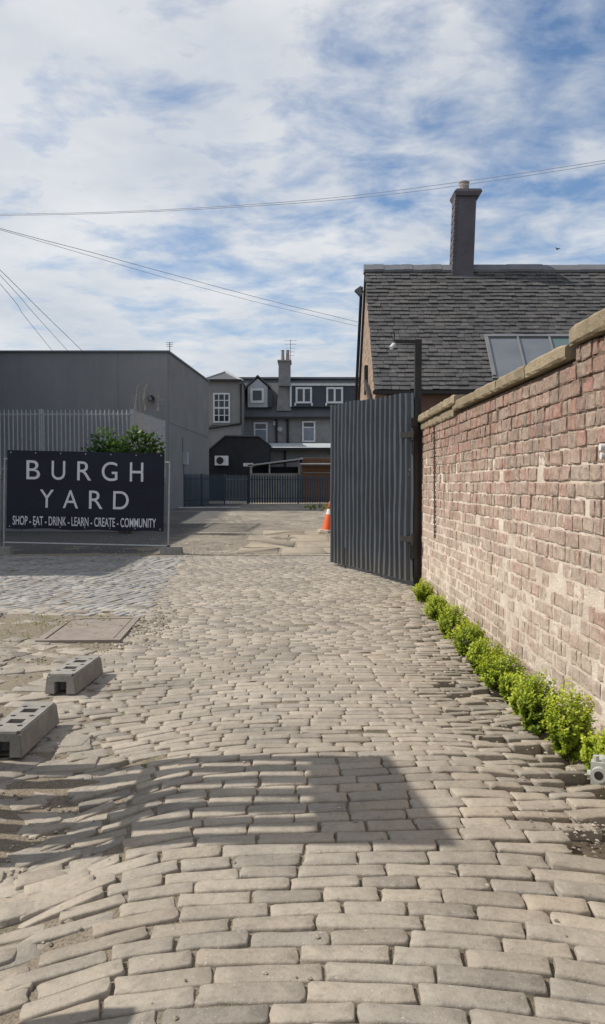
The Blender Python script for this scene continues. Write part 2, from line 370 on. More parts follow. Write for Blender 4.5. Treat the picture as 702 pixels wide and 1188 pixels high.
while y0<20.6:
    dep=random.uniform(.098,.112)-.010*sm(4.2,5.5,y0)
    x=left_edge(y0)-random.uniform(0,.25); xe=1.86
    while x<xe-.05:
        w=random.choice([.19,.21,.23,.24,.26,.29])*random.uniform(.9,1.08)*(1.+.27*(1-sm(2.8,4.6,y0)))*(1-.08*sm(5,6,y0))
        if x+w>xe+.08: w=max(.1,xe-x)
        cx=x+w/2; yy=y0+dep/2
        fx=fcurve(cx,yy); y1=y0+dep; st=(fcurve(cx,y1)-fcurve(cx,y0))/dep+1
        slope=(fcurve(cx+.05,yy)-fcurve(cx-.05,yy))/.1
        cy=yy+fx; edge=sm(.7,1.6,cx)*(1-sm(9,13,cy))
        ledge=(1-sm(left_edge(yy)+.0,left_edge(yy)+.45,cx))*(1-sm(6,9,yy))
        p=.10*edge+.09*ledge*(1 if yy<5 else .6)+.004
        skip = random.random()<p+(sm(17.9,20.6,y0)*.9 if y0>17.9 else 0) or (cx>1.55 and random.random()<.35 and cy<10.5)
        # a bare patch where the paving is lost near the foot of the wall
        if cx>1.18 and 3.6<cy<3.95 and random.random()<.6: skip=True
        if not skip:
            g=.0065+.005*edge+.005*random.random()*(1-sm(4.5,7,cy))
            dd=dep*min(1.35,st)-g*random.uniform(.75,1.2)
            if edge>.2 and cy>3.4: dd*=random.choice([.6,.7,.8,.9,.97,1.])*random.uniform(.92,1.02)
            sett(b,(cx,cy+random.uniform(-.004,.004)-edge*random.uniform(0,.012)),w-.004-random.uniform(0,.009)*(1-.6*sm(4.5,7,cy)),dd,math.atan(slope)+random.uniform(-.012,.012)*(1+3*edge+5*ledge),
                 gz,.0055+.003*edge,(.0035+.012*edge+.007*ledge)*(1-.65*sm(4.6,7.5,cy)),(.03+.11*edge+.09*ledge)*(1-.6*sm(4.6,7.5,cy)),0,far=cy>7.5)
        x+=w
    y0+=dep; row+=1
# broken, turned setts along the left gutter
for i in range(46):
    y=random.uniform(3.3,4.7); x=random.uniform(-1.8,-.98)
    sett(b,(x,y),random.uniform(.18,.30),random.uniform(.10,.14),random.uniform(.05,.6),gz,.012,.012,.10,.0)
for i in range(80):
    y=random.uniform(1.6,3.7); x=random.uniform(-1.75,-.98)
    sett(b,(x,y),random.uniform(.18,.34),random.uniform(.12,.17),random.uniform(.25,.75),gz,.012,.016,.12,.004)
tag(b.build('cobbled_lane',M['sett'],None,True,fix=False),kind='structure')
# side paving, turned the other way
b=MB(); ca=R(72); 
def inside_side(x,y):
    if y<9.9 or y>18.1 or x<-9.5: return False
    return x<left_edge(y)-.08
for i in range(-140,140):
    off=random.uniform(0,.25)
    for j in range(-70,70):
        lu=j*.24+off; lv=i*.118
        x=-5+lu*math.cos(ca)-lv*math.sin(ca); y=14+lu*math.sin(ca)+lv*math.cos(ca)
        if not inside_side(x,y) or random.random()<.012: continue
        sett(b,(x,y),.24*random.uniform(.88,.97),.104*random.uniform(.9,1.02),ca+random.uniform(-.04,.04),gz,.005,.006,.05,0,far=True)
tag(b.build('side_paving',M['sett_blue'],None,True,fix=False),kind='structure')
b=MB()
for i in range(230):   # slabs and turned setts nearer
    y=random.uniform(7.6,10.6); x=random.uniform(-5.5,left_edge(y)-.1)
    if -3.0<x<-1.75 and 8.1<y<10.0: continue
    sett(b,(x,y),random.uniform(.25,.5),random.uniform(.14,.24),random.uniform(-.35,.25),gz,.012,.008,.04,-.004,far=True)
for i in range(260):
    y=random.uniform(4.7,8.6); x=random.uniform(-4.2,-1.35)
    if x>left_edge(y)-.05: continue
    sett(b,(x,y),random.uniform(.2,.42),random.uniform(.13,.22),random.uniform(-.5,.6),gz,.011,.010,.06,.0)
tag(b.build('loose_paving',M['sett'],None,True,fix=False),kind='structure')
# concrete slabs beyond the gate
b=MB()
for (xa,xb,ya,yb) in [(-1.55,-.55,18.6,20.2),(-.53,.5,18.55,20.3),(.52,1.3,18.6,20.2),(-1.45,-.2,20.3,22.6),(-.18,1.25,20.4,22.5),(-1.6,-.4,22.7,25.2),(-.38,.75,22.6,25.4),(-1.3,.1,25.3,27.6),(.12,1.1,25.5,27.3)]:
    sett(b,((xa+xb)/2,(ya+yb)/2),xb-xa-.03,yb-ya-.03,random.uniform(-.02,.02),gz,.05,.002,.001,.014,far=True)
tag(b.build('concrete_patch',M['slab'],None,True,fix=False),kind='structure')
b=MB(); pts=[(-2.5+i*.25, 18.12+.05*math.sin(i*.9)+.03*random.random()) for i in range(17)]
for (xa,ya),(xb,yb) in zip(pts,pts[1:]):
    za=gz(xa,ya); h=random.uniform(.006,.014); b.hexa([(xa,ya-.05,za-.05),(xb,yb-.05,za-.05),(xb,yb+.05,za-.05),(xa,ya+.05,za-.05),(xa,ya-.05,za+h),(xb,yb-.05,za+h),(xb,yb+.05,za+h),(xa,ya+.05,za+h)])
tag(b.build('threshold_kerb',M['soil'],None),kind='structure')
b=MB(); zz=gz(-6,44)+.012
b.hexa([(-7.2,43.6,zz-.05),(-3.4,44.6,zz-.05),(-3.4,44.9,zz-.05),(-7.2,43.9,zz-.05),(-7.2,43.6,zz+.06),(-3.4,44.6,zz+.06),(-3.4,44.9,zz+.06),(-7.2,43.9,zz+.06)])
tag(b.build('pale_kerb',M['white_line'],None),kind='structure')
# soil strips + pebbles + dry grass
b=MB()
def pebble(x,y,r,dz=0.):
    z=gz(x,y)+dz; vs=[]
    for (p,q,s) in ((1,0,0),(0,1,0),(-1,0,0),(0,-1,0),(0,0,1),(0,0,-1),(.7,.7,.4),(-.7,.7,.35),(-.7,-.7,.4),(.7,-.7,.3)):
        k=r*random.uniform(.7,1.2); vs.append((x+p*k,y+q*k,z+s*k*.7))
    b.add(vs,[(4,0,6),(4,6,1),(4,1,7),(4,7,2),(4,2,8),(4,8,3),(4,3,9),(4,9,0),(5,6,0),(5,1,6),(5,7,1),(5,2,7),(5,8,2),(5,3,8),(5,9,3),(5,0,9)])
for i in range(1500):
    k=random.random()
    if k<.30: x=random.gauss(-1.35,.22); y=random.uniform(2.0,5.0)
    elif k<.62: x=random.uniform(1.15,1.85); y=random.uniform(3.0,9.5)
    elif k<.72: x=random.gauss(1.45,.18); y=random.gauss(3.8,.16)
    elif k<.90: x=random.uniform(-3.6,-1.3); y=random.uniform(5.2,10.4)
    else: x=random.uniform(-1.2,1.6); y=random.uniform(2.0,9.)
    pebble(x,y,random.uniform(.004,.011)*(1.6 if random.random()<.06 else 1)+(.004 if y>6 else 0), -.006 if k<.9 else .0)
for i in range(900):
    y=18.4+14*random.random()**1.6; x=random.uniform(-6,2.2) if random.random()<.6 else random.gauss(-2.6,.5)
    pebble(x,y,random.uniform(.012,.03)*(2. if random.random()<.06 else 1),.0)
for i in range(420): pebble(random.gauss(-2.6,.75),random.gauss(8.4,.8),random.uniform(.006,.018))
for i in range(160): pebble(random.gauss(-1.75,.15),random.gauss(9.2,.6),random.uniform(.01,.035))
tag(b.build('gravel',M['pebble'],None,fix=True),kind='stuff')
b=MB()
def blade(x,y,z,h,w,ang,lean):
    dx,dy=math.cos(ang),math.sin(ang); px,py=-dy*w,dx*w
    b.add([(x-px,y-py,z),(x+px,y+py,z),(x+dx*lean*.5+px*.6,y+dy*lean*.5+py*.6,z+h*.6),(x+dx*lean*.5-px*.6,y+dy*lean*.5-py*.6,z+h*.6),(x+dx*lean,y+dy*lean,z+h)],[(0,1,2,3),(3,2,4)])
wx_=lambda y: 1.81+(12.7-y)*.0085
tufts=[(random.gauss(-2.95,.28),random.gauss(9.0,.45)) for i in range(80)]+[(random.uniform(-3.4,-1.9),random.uniform(7.4,8.2)) for i in range(18)]\
     +[(wx_(y)-abs(random.gauss(0,.14)),y) for y in [random.uniform(3.,12) for i in range(90)]]+[(random.uniform(-1.5,1),random.uniform(2.3,9)) for i in range(0)]+[(random.gauss(1.2,.5),random.gauss(44,2)) for i in range(50)]
for (x,y) in tufts:
    far=y>20
    for k in range(9):
        a=random.uniform(0,6.28); blade(x+random.gauss(0,.03),y+random.gauss(0,.03),gz(x,y)-.01,random.uniform(.02,.06)*(4 if far else 1),.003*(8 if far else 1),a,random.uniform(.01,.05))
tag(b.build('grass',M['straw'],None,fix=False),kind='stuff')
b=MB()   # bare soil lying in the left gutter
def soil_patch(cx,cy,rx,ry,h):
    N=22; vs=[(cx,cy,gz(cx,cy)+h)]; 
    for ring,(s,q) in enumerate(((.55,.8),(1.,-.2))):
        for i in range(N):
            t=6.283*i/N; k=s*(1+.28*noise.noise((math.cos(t)*1.4+cx,math.sin(t)*1.4+cy,2.)))
            x=cx+rx*k*math.cos(t); y=cy+ry*k*math.sin(t); vs.append((x,y,gz(x,y)+h*q-(.012 if ring else 0)))
    fs=[(0,1+i,1+(i+1)%N) for i in range(N)]+[(1+i,1+N+i,1+N+(i+1)%N,1+(i+1)%N) for i in range(N)]
    b.add(vs,fs,0,.5)
soil_patch(-1.55,4.1,.20,.36,.004); soil_patch(-1.45,3.3,.2,.35,.010); soil_patch(-2.4,8.0,.5,.28,.006)
soil_patch(-3.1,8.9,.45,.6,.008); soil_patch(-1.35,4.55,.35,.12,.010)
tag(b.build('soil_patches',M['soil'],None,True,fix=False),kind='structure')
# manhole cover
t=thing('manhole_cover','rusty rectangular metal access cover set in the left paving behind the blocks','manhole cover',(-2.34,9.05,gz(-2.34,9.05)-.012),R(3))
b=MB(); b.box(-.34,.34,-.62,.62,-.03,.022); 
for i in range(7):
    for j in range(11):
        if random.random()<.9: (b.box(-.29+i*.09,-.25+i*.09,-.56+j*.108,-.5+j*.108,.022,.024) if (i+j)%3==0 and random.random()<.6 else None)
b.build('lid',M['rust'],t)
b=MB()
for (x0,x1,y0_,y1_) in ((-.43,-.355,-.72,.72),(.355,.43,-.72,.72),(-.355,.355,-.72,-.635),(-.355,.355,.635,.72)): b.box(x0,x1,y0_,y1_,-.05,.028)
b.build('frame',M['rust'],t)
# ------------------------------------------------------------------ brick wall on the right
def wx(y): return 1.83+(12.7-y)*.0085
wall=thing('brick_wall','long weathered red brick boundary wall with pale mortar on the right','wall',(0,0,0))
core=MB(); core.hexa([(wx(1.5)+.03,1.5,-.3),(wx(1.5)+.34,1.5,-.3),(wx(12.7)+.34,12.7,-.3),(wx(12.7)+.03,12.7,-.3),(wx(1.5)+.03,1.5,2.45),(wx(1.5)+.34,1.5,2.45),(wx(12.7)+.34,12.7,2.40),(wx(12.7)+.03,12.7,2.40)])
core.box(wx(3)+.03,wx(3)+.33,1.5,5.62,2.44,2.52)
ms=MB(); ys=axis([(1.5,12.69,.026)]); zs_=axis([(-.2,2.50,.022)]); ny=len(ys); vs=[]
for z in zs_:
    low=1-sm(.6,2.25,z)
    for y in ys:
        f=noise.noise((y*1.3,z*1.6,7.))*.5+noise.noise((y*4.,z*4.,3.))*.5
        q=noise.noise((y*17,z*17,1.))
        dx=.0105-.0085*low-.0035*f-.004*q
        zz_=min(z,2.40+.05*(1-sm(9.8,10.0,y)) if y>5.66 else 2.53)
        vs.append((wx(y)+dx,y,zz_))
ms.add(vs,[(k*ny+i,k*ny+i+1,(k+1)*ny+i+1,(k+1)*ny+i) for k in range(len(zs_)-1) for i in range(ny-1)],0,.5)
ms.build('mortar',M['mortar'],wall,True,fix=False)
core.build('wall_core',M['mortar'],wall)
b=MB(); P=.116; z=-.12; rw=0
def brick(ya,yb,za,zb):
    o=random.uniform(-.005,.007)
    if random.random()<.05: o=.014
    q=[]; c=.007
    J=lambda: random.uniform(-.0055,.0055)
    xf=lambda y: wx(y)+o-.004
    def ring(ins,dx): 
        return [(xf(y)+dx+J()*.6,y+J(),zz+J()) for (y,zz) in ((ya+ins,za+ins),((ya+yb)/2,za+ins),(yb-ins,za+ins),(yb-ins,(za+zb)/2),(yb-ins,zb-ins),((ya+yb)/2,zb-ins),(ya+ins,zb-ins),(ya+ins,(za+zb)/2))]
    vs=ring(0,.05)+ring(0,.007)+ring(c*.6,.002)+ring(c*2.,0.)
    n=8; fs=[(k*n+i,k*n+(i+1)%n,(k+1)*n+(i+1)%n,(k+1)*n+i) for k in range(3) for i in range(n)]+[tuple(3*n+i for i in range(n))]
    b.add(vs,fs,0)
while z<2.5:
    header = rw%3==1
    y=1.5+random.uniform(-.2,0); rz_=z
    while y<12.66:
        L=random.choice([.09,.10,.105,.11,.19]) if header else random.choice([.17,.18,.19,.2,.1,.21])
        L*=random.uniform(.95,1.05)
        ye=min(y+L,12.69)
        top=2.40+.05*(1-sm(9.8,10.0,y)) if y>5.66 else 2.53
        zt=z+P-.013-random.uniform(0,.004)
        if zt<top+.02 and random.random()>.006 and ye-y>.05:
            wob=.010*noise.noise((y*.8,z*.8,5.))+random.uniform(-.003,.003)
            brick(y+.004+random.uniform(0,.003),ye-.005-random.uniform(0,.004),z+wob,zt+wob)
        y+=L
    z+=P; rw+=1
b.build('bricks',M['brick'],wall,False,fix=True)
def coping(ya,yb,z0,z1,over,name='coping',tilt=0.):
    b=MB(); y=ya
    while y<yb-.01:
        L=min(random.uniform(.75,1.3),yb-y)
        if yb-y-L<.35: L=yb-y
        n=8; vs=[]; fs=[]
        for i in range(n+1):
            yy=y+.005+(L-.010)*i/n; x0=wx(yy)-over; x1=wx(yy)+.36+over*.6
            J=lambda s=.0045: random.uniform(-s,s)
            e=.012 if i in (0,n) else 0
            za=z0+tilt*(yy-ya); zb=z1+tilt*(yy-ya)
            vs+=[(x0+.012+J(),yy,za+J(.004)),(x0+J()+e*.5,yy,za+.02+J()),(x0+J()+e*.5,yy,zb-.022+J()-e*.5),(x0+.02+J(),yy,zb+J()-e),(x1,yy,zb+.01+J()),(x1,yy,za)]
        m=6
        for i in range(n):
            for k in range(m): fs.append((i*m+k,i*m+(k+1)%m,(i+1)*m+(k+1)%m,(i+1)*m+k))
        fs.append(tuple(range(m))[::-1]); fs.append(tuple(n*m+k for k in range(m)))
        b.add(vs,fs,0); y+=L
    return b.build(name,M['coping'],wall)
coping(1.5,5.72,2.55,2.685,.05)
coping(5.78,9.95,2.475,2.59,.05)
coping(9.97,12.66,2.415,2.535,.03)
coping(9.7,12.66,2.545,2.66,.075,tilt=-.006)
# rusty chain hanging down the wall
ch=MB(); p0=at(508,497,11.5)
yy=11.35; zt=2.40
for i in range(46):
    zc=zt-i*.034; yv=yy-.004*i*.6; xx=wx(yv)-.022
    pts=[]
    for k in range(9):
        a=2*math.pi*k/8; u=.011*math.cos(a); w=.023*math.sin(a)
        pts.append((xx+(u if i%2 else 0),yv+(0 if i%2 else u),zc+w))
    ch.tube(pts,.0062,5,cap=False)
tag(ch.build('rusty_chain',M['chain'],None,True),'thin dark rusty chain hanging down the brick wall near the gate','chain')
# pale pipe ends on the wall
t=thing('pipe_bracket','two short white pipe ends on a plate on the brick wall','pipe',(wx(5.05),5.05,1.80))
b=MB(); b.tube([(-.065,0,.024),(.0,0,.024)],.022,14); b.tube([(-.06,.0,-.03),(.0,0,-.03)],.022,14); b.build('pipe_end',M['white'],t,False)
b=MB(); b.box(-.013,.004,-.05,.05,-.09,.085); b.build('plate',M['galv_mid'],t)
# fitting at the foot of the wall
t=thing('pipe_coupling','grey metal pipe coupling lying at the wall foot beside nearest shrub','pipe fitting',(1.59,4.33,gz(1.59,4.33)+.085),R(-25))
b=MB(); b.tube([(0,-.05,.02),(0,-.03,.02),(0,.25,.02)],[.030,.033,.033],16); b.tube([(0,-.055,.02),(0,-.02,.02)],[.040,.040],16); b.build('pipe',M['grey_metal'],t,False)
b=MB(); b.box(-.045,.04,-.01,.045,-.045,.075); b.tube([(-.02,.015,.07),(-.02,.015,.105)],.016,8); b.tube([(.02,.015,.07),(.02,.015,.095)],.012,6); b.tube([(-.065,.02,.0),(-.04,.02,.0)],.02,8); b.build('clamp',M['grey_metal'],t)
b=MB(); b.tube([(0,-.0555,.02),(0,-.03,.02)],.024,14); b.build('bore',M['iron'],t)
# ------------------------------------------------------------------ shrubs
def shrub(name,label,x,y,r,h,seed,group):
    rnd=random.Random(seed); z0=gz(x,y)-.02
    t=thing(name,label,'shrub',(x,y,z0),rnd.uniform(0,6),group)
    b=MB(); st=MB(); n=int(190+500*r)
    for i in range(n):
        d0=Vector((rnd.gauss(0,1),rnd.gauss(0,1),rnd.gauss(0,1))).normalized()
        lump=(1+.30*noise.noise((d0.x*1.6+seed,d0.y*1.6,d0.z*1.6)))*rnd.uniform(.80,1.06)
        if rnd.random()<.10: lump*=rnd.uniform(1.05,1.2)
        tip=Vector((d0.x*r*lump,d0.y*r*lump,h*.5+d0.z*h*.52*lump)); tip.z=max(.02,tip.z)
        if tip.z<h*.4: tip.x*=.86; tip.y*=.86
        base=Vector((tip.x*.35,tip.y*.35,max(0,tip.z*.45)))
        if i<26: st.tube([(tip.x*.1,tip.y*.1,0),base,base.lerp(tip,.5)],[.006,.005,.003],4)
        m=13; shade=((seed*37)%10-5)*.022+rnd.uniform(-.12,.12)+.22*noise.noise((d0.x*2.5+seed,d0.y*2.5,d0.z*2.5+4)); d=(tip-base).normalized(); d=(d+Vector((0,0,.35))).normalized()
        for k in range(m):
            f=.25+.75*k/m; p=base.lerp(tip,f)
            aa=k*2.4+rnd.uniform(-.4,.4); side=Matrix.Rotation(aa,3,d)@d.orthogonal().normalized()
            out=(side*.8+d*rnd.uniform(.3,.9)).normalized(); L=rnd.uniform(.018,.030); w=L*.36
            q=out.cross(d).normalized()*w
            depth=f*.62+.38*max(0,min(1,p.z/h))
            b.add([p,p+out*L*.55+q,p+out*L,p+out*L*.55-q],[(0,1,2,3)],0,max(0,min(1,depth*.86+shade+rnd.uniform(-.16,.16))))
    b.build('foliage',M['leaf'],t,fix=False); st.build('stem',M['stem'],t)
specs=[ # u, v of the foot centre, crown radius, height
 (492,698,.20,.34,'bright green shrub crowding the foot of the corrugated gate post'),
 (508,718,.20,.30,'second green shrub from the gate along the brick wall foot'),
 (526,738,.22,.36,'third green shrub from the gate, rounder than its neighbours'),
 (546,758,.21,.36,'fourth green shrub from the gate along the brick wall foot'),
 (564,777,.20,.34,'fifth green shrub from the gate along the brick wall foot'),
 (583,793,.21,.34,'middle green shrub, sixth from the gate along the wall foot'),
 (601,807,.18,.28,'low spreading green shrub, seventh from the gate'),
 (627,842,.19,.40,'tall oval shrub behind the tallest one, third nearest the viewer'),
 (663,872,.19,.47,'tallest green shrub by the wall, second nearest the viewer'),
 (702,888,.15,.24,'nearest yellow green shrub, behind the grey pipe coupling'),
 (612,822,.13,.22,'smallest green shrub, tucked between the low spreading and the tall oval shrub')]
for i,(u,v,r,h,lab) in enumerate(specs):
    Y=F*EYE/(v-561.)
    x=(u-CU)/F*Y; x=min(x,wx(Y)-r*.8)
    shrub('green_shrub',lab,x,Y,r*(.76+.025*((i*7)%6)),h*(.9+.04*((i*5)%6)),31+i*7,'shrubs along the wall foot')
# lifted stones beside the shrubs
# ------------------------------------------------------------------ gate and post
P0=Vector((1.69,12.5,0)); P1=Vector((.60,16.2,0)); gd=(P1-P0); GL=gd.length; ang=math.atan2(gd.y,gd.x)
g=thing('corrugated_gate','tall dark blue corrugated metal gate leaf swung open beside the brick wall','gate',(P0.x,P0.y,0),ang)
b=MB(); prof=[]; npitch=18; p=GL/npitch
for i in range(npitch):
    for (a,o) in ((0,0),(.42,0),(.54,.06),(.88,.06)): prof.append((i*p+a*p,o))
prof.append((GL,0))
vs=[];fs=[]
nz=14
for k in range(nz):
    for i,(a,o) in enumerate(prof):
        f=a/GL; zb=.10-.05*f+gz(P0.x+gd.x*f,P0.y+gd.y*f); zt=2.98+.17*f+.012*math.sin(a*3)+.015*noise.noise((a*3,0,1))
        z=zb+(zt-zb)*k/(nz-1); vs.append((a,o+.02*noise.noise((a*1.3,z*1.1,4.))+.008*noise.noise((a*4,z*3,2.)),z))
n=len(prof)
for k in range(nz-1):
    for i in range(n-1): fs.append((k*n+i,k*n+i+1,(k+1)*n+i+1,(k+1)*n+i))
b.add(vs,fs,0,.5)
o=b.build('cladding',M['gate'],g,fix=False)
md=o.modifiers.new('thick','SOLIDIFY'); md.thickness=.004; md.offset=0
b=MB()
for (a,c) in (((.02,-.045,.16),(.02,-.045,2.9)),((GL-.02,-.045,.12),(GL-.02,-.045,3.08)),((0,-.045,.3),(GL,-.045,.25)),((0,-.045,1.6),(GL,-.045,1.62)),((0,-.045,2.8),(GL,-.045,2.95)),((0.1,-.045,.35),(GL-.1,-.045,2.85))): b.bar(a,c,.05,.06,up=(0,1,0))
b.build('frame',M['iron'],g)
b=MB(); b.tube([(GL+.03,.0,.10),(GL+.03,0,3.12)],.03,10); b.build('edge_tube',M['galv_mid'],g)
b=MB(); b.tube([(GL-.9,.06,1.0-.6),(GL-.9,.06,.02+gz(.9,15)),(GL-.9,.02,-.01)],.012,6); b.build('drop_bolt',M['iron'],g)
for z in (.75,2.35): b=MB(); b.bar((-.10,.03,z),(.30,.075,z),.03,.09,up=(0,0,1)); b.tube([(-.06,.03,z-.09),(-.06,.03,z+.09)],.03,10); b.build('hinge',M['iron'],g)
p=thing('gate_post','slim black steel gate post with a lamp arm at the wall end','post',(1.775,12.62,0))
b=MB(); b.box(-.055,.045,-.05,.05,-.1,3.80); b.build('shaft',M['iron'],p)
b=MB(); b.bar((.0,0,3.77),(-.36,0.0,3.775),.045,.05); b.tube([(-.37,0,3.75),(-.37,0,3.92)],.009,6); b.build('arm',M['iron'],p)
b=MB(); b.tube([(-.36,0,3.74),(-.385,-.03,3.72),(-.43,-.07,3.66)],[.018,.03,.034],10); b.build('lamp_head',M['white'],p)
b=MB(); b.box(-.11,-.03,-.11,-.055,2.05,2.55); b.box(-.12,-.02,-.12,-.052,2.46,2.60); b.build('lock_box',M['iron'],p); b=MB(); b.box(-.13,-.03,-.12,-.052,.45,.75); b.build('hinge_box',M['iron'],p)
# rusty pole and traffic cone
pp=at(383.5,618,26.5); 
b=MB(); b.tube([(.97,26.6,-.1),(.97,26.6,2.9)],.055,10); b.tube([(.97,26.6,2.9),(.97,26.6,2.95)],[.062,.05],10)
tag(b.build('rusty_post',M['timber'],None),'rusty brown upright pole behind the edge of the corrugated gate','post')
cz=gz(.75,25.6)
c=thing('traffic_cone','orange traffic cone with a white band beside the gate edge','traffic cone',(.79,26.3,cz)); c.rotation_euler=(R(-3),R(7),0); c.scale=(.95,.95,.98)
b=MB(); N=28
zs=[(0.06,.19),(.30,.152),(.3001,.152),(1.12,.036),(1.14,.03)]
b.tube([(0,0,.06),(0,0,.62)],[.20,.117],N,cap=False); b.tube([(0,0,.80),(0,0,1.12),(0,0,1.135)],[.0895,.038,.03],N)
b.build('cone_body',M['orange'],c,True)
b=MB(); b.tube([(0,0,.62),(0,0,.80)],[.119,.092],N,cap=False); b.build('reflective_band',M['band'],c,True)
b=MB(); b.tube([(0,0,0),(0,0,.08),(0,0,.12)],[.36,.35,.27],8); b.build('base',M['cone_base'],c)
# ------------------------------------------------------------------ fence blocks lying on the left
def make_block():
    L,W,H=.72,.25,.155
    bm=bmesh.new()
    q=[(-W/2,-L/2,0),(W/2,-L/2,0),(W/2,L/2,0),(-W/2,L/2,0)]; tw=W/2-.018; tl=L/2-.012
    vs=[bm.verts.new(p) for p in q]+[bm.verts.new(p) for p in ((-tw,-tl,H),(tw,-tl,H),(tw,tl,H),(-tw,tl,H))]
    for f in ((3,2,1,0),(4,5,6,7),(0,1,5,4),(1,2,6,5),(2,3,7,6),(3,0,4,7)): bm.faces.new([vs[i] for i in f])
    bmesh.ops.bevel(bm,geom=bm.edges[:],offset=.007,segments=2,affect='EDGES')
    me=bpy.data.meshes.new('block'); bm.to_mesh(me); bm.free()
    ob=bpy.data.objects.new('block_src',me); col.objects.link(ob)
    cut=MB()
    for y in (-.12,.12): cut.box(-.05,.05,y-.045,y+.045,.05,.3)
    for y in (-.215,0.0,.215):
        for x in (-.06,.06): cut.tube([(x,y,.05),(x,y,.3)],.019,14)
    cut.box(-.048,.048,-.5,-.22,-.05,.098); cut.box(-.048,.048,.22,.5,-.05,.098)
    for sx in (-1,1):
        for sy in (-1,1): cut.box(sx*.085 if sx>0 else -.2, .2 if sx>0 else -.085, sy*.325 if sy>0 else -.5,.5 if sy>0 else -.325,.135,.3)
    co=cut.build('cutter',M['block'],None)
    m=ob.modifiers.new('b','BOOLEAN'); m.operation='DIFFERENCE'; m.object=co; m.solver='EXACT'
    dg=bpy.context.evaluated_depsgraph_get(); dg.update()
    me2=bpy.data.meshes.new_from_object(ob.evaluated_get(dg))
    bpy.data.objects.remove(ob); bpy.data.objects.remove(co)
    me2.materials.clear(); me2.materials.append(M['block']); me2.name='fence_block'
    return me2
bm_=make_block()
for (x,y,rz,lab) in ((-1.85,6.62,R(-3),'farther of two pierced concrete fence feet lying on the left paving'),(-1.80,5.22,R(-1),'nearer pierced concrete fence foot at the left edge of the lane')):
    o=bpy.data.objects.new('concrete_block',bm_); col.objects.link(o); zz=max(gz(x+a,y+c) for a in (-.12,.12) for c in (-.35,.35))
    o.location=(x,y,zz+.002); o.rotation_euler=(0,0,rz); tag(o,lab,'concrete block','loose fence feet on the paving')
# ------------------------------------------------------------------ temporary fence with banner
FY=18.6
def temp_fence(x0,x1,z,label,rot=R(1.25)):
    t=thing('mesh_fence_panel',label,'fence panel',((x0+x1)/2,FY,z),0,'temporary mesh fence panels'); t.rotation_euler=(0,rot,0)
    h=(x1-x0)/2
    b=MB(); b.tube([(-h,0,.0),(-h,0,2.02)],.021,10); b.tube([(h,0,.0),(h,0,2.02)],.021,10)
    b.tube([(-h,0,2.0),(h,0,2.0)],.02,10); b.tube([(-h,0,.10),(h,0,.10)],.02,10); b.build('frame',M['galv'],t)
    b=MB(); n=int(2*h/.06)
    for i in range(1,n): 
        x=-h+2*h*i/n; b.bar((x,.0,.1),(x,.0,2.0),.003,.003)
    for k in range(1,9): b.bar((-h,0.004,.1+k*.21),(h,.004,.1+k*.21),.003,.003)
    b.build('wire_mesh',M['galv_mid'],t)
    return t
zf=gz(-5,FY)+.12
fp=temp_fence(-6.80,-3.06,zf,'temporary mesh fence panel carrying the navy banner')
temp_fence(-10.5,-6.9,zf+.07,'temporary mesh fence panel left of the banner, mostly out of view',R(1.0))
for (x,lab) in ((-2.98,'concrete fence foot under the right post of the banner fence'),(-6.86,'concrete fence foot under the left post of the banner fence')):
    t=thing('fence_foot',lab,'fence foot',(x,FY,gz(x,FY)+.008),0,'feet under the mesh fence')
    b=MB(); b.hexa([(-.25,-.13,-.02),(.25,-.13,-.02),(.25,.13,-.02),(-.25,.13,-.02),(-.23,-.105,.155),(.23,-.105,.155),(.23,.105,.155),(-.23,.105,.155)]); b.build('foot_block',M['block'],t)
    b=MB(); b.tube([(-.07,0,.155),(-.07,0,.19)],.035,10); b.build('socket',M['iron'],t)
def txt(s, box, m=None):
    """one string as flat mesh fitted into box (x0,x1,z0,z1)"""
    cu=bpy.data.curves.new('t','FONT'); cu.body=s; cu.offset=m or 0.; ob=bpy.data.objects.new('t',cu); col.objects.link(ob)
    dg=bpy.context.evaluated_depsgraph_get(); dg.update(); me=bpy.data.meshes.new_from_object(ob.evaluated_get(dg)); bpy.data.objects.remove(ob)
    xs=[v.co.x for v in me.vertices]; ys=[v.co.y for v in me.vertices]
    a,bx,c,d=min(xs),max(xs),min(ys),max(ys)
    vs=[(box[0]+(v.co.x-a)/(bx-a)*(box[1]-box[0]),0,box[2]+(v.co.y-c)/(d-c)*(box[3]-box[2])) for v in me.vertices]
    fs=[tuple(p.vertices) for p in me.polygons]; bpy.data.meshes.remove(me); return vs,fs
BX=((97+0)/3.343-CU)  # photo columns -> metres on the banner plane
ux=lambda zu: ((zu/3.343)-CU)/F*(FY-.05)
bn=thing('navy_banner','navy vinyl banner reading BURGH YARD tied to the mesh fence','banner',(-4.93,FY-.05,zf)); bn.rotation_euler=(0,R(1.25),0)
def zv(v): return EYE+(561-v)/F*(FY-.05)-zf
bw=(ux(632)-ux(22))/2; bc=(ux(632)+ux(22))/2
bn.location.x=bc
b=MB(); nx,nz=40,20; vs=[]; fs=[]
bz0,bz1=zv(614.8),zv(524.2)
wav=lambda x,z: .016*math.sin(x*2.6+z)+.022*noise.noise((x*1.3,z*1.9,8.))+.006*noise.noise((x*5+z*4,z*2.,1.))
for k in range(nz+1):
    for i in range(nx+1):
        x=-bw+2*bw*i/nx; z=bz0+(bz1-bz0)*k/nz
        if k==0: z+=.012*math.sin(x*5.3)
        vs.append((x,-wav(x,z),z))
for k in range(nz):
    for i in range(nx): fs.append((k*(nx+1)+i,k*(nx+1)+i+1,(k+1)*(nx+1)+i+1,(k+1)*(nx+1)+i))
b.add(vs,fs,0,.5); b.build('sheet',M['banner'],bn,True,fix=False)
b=MB()
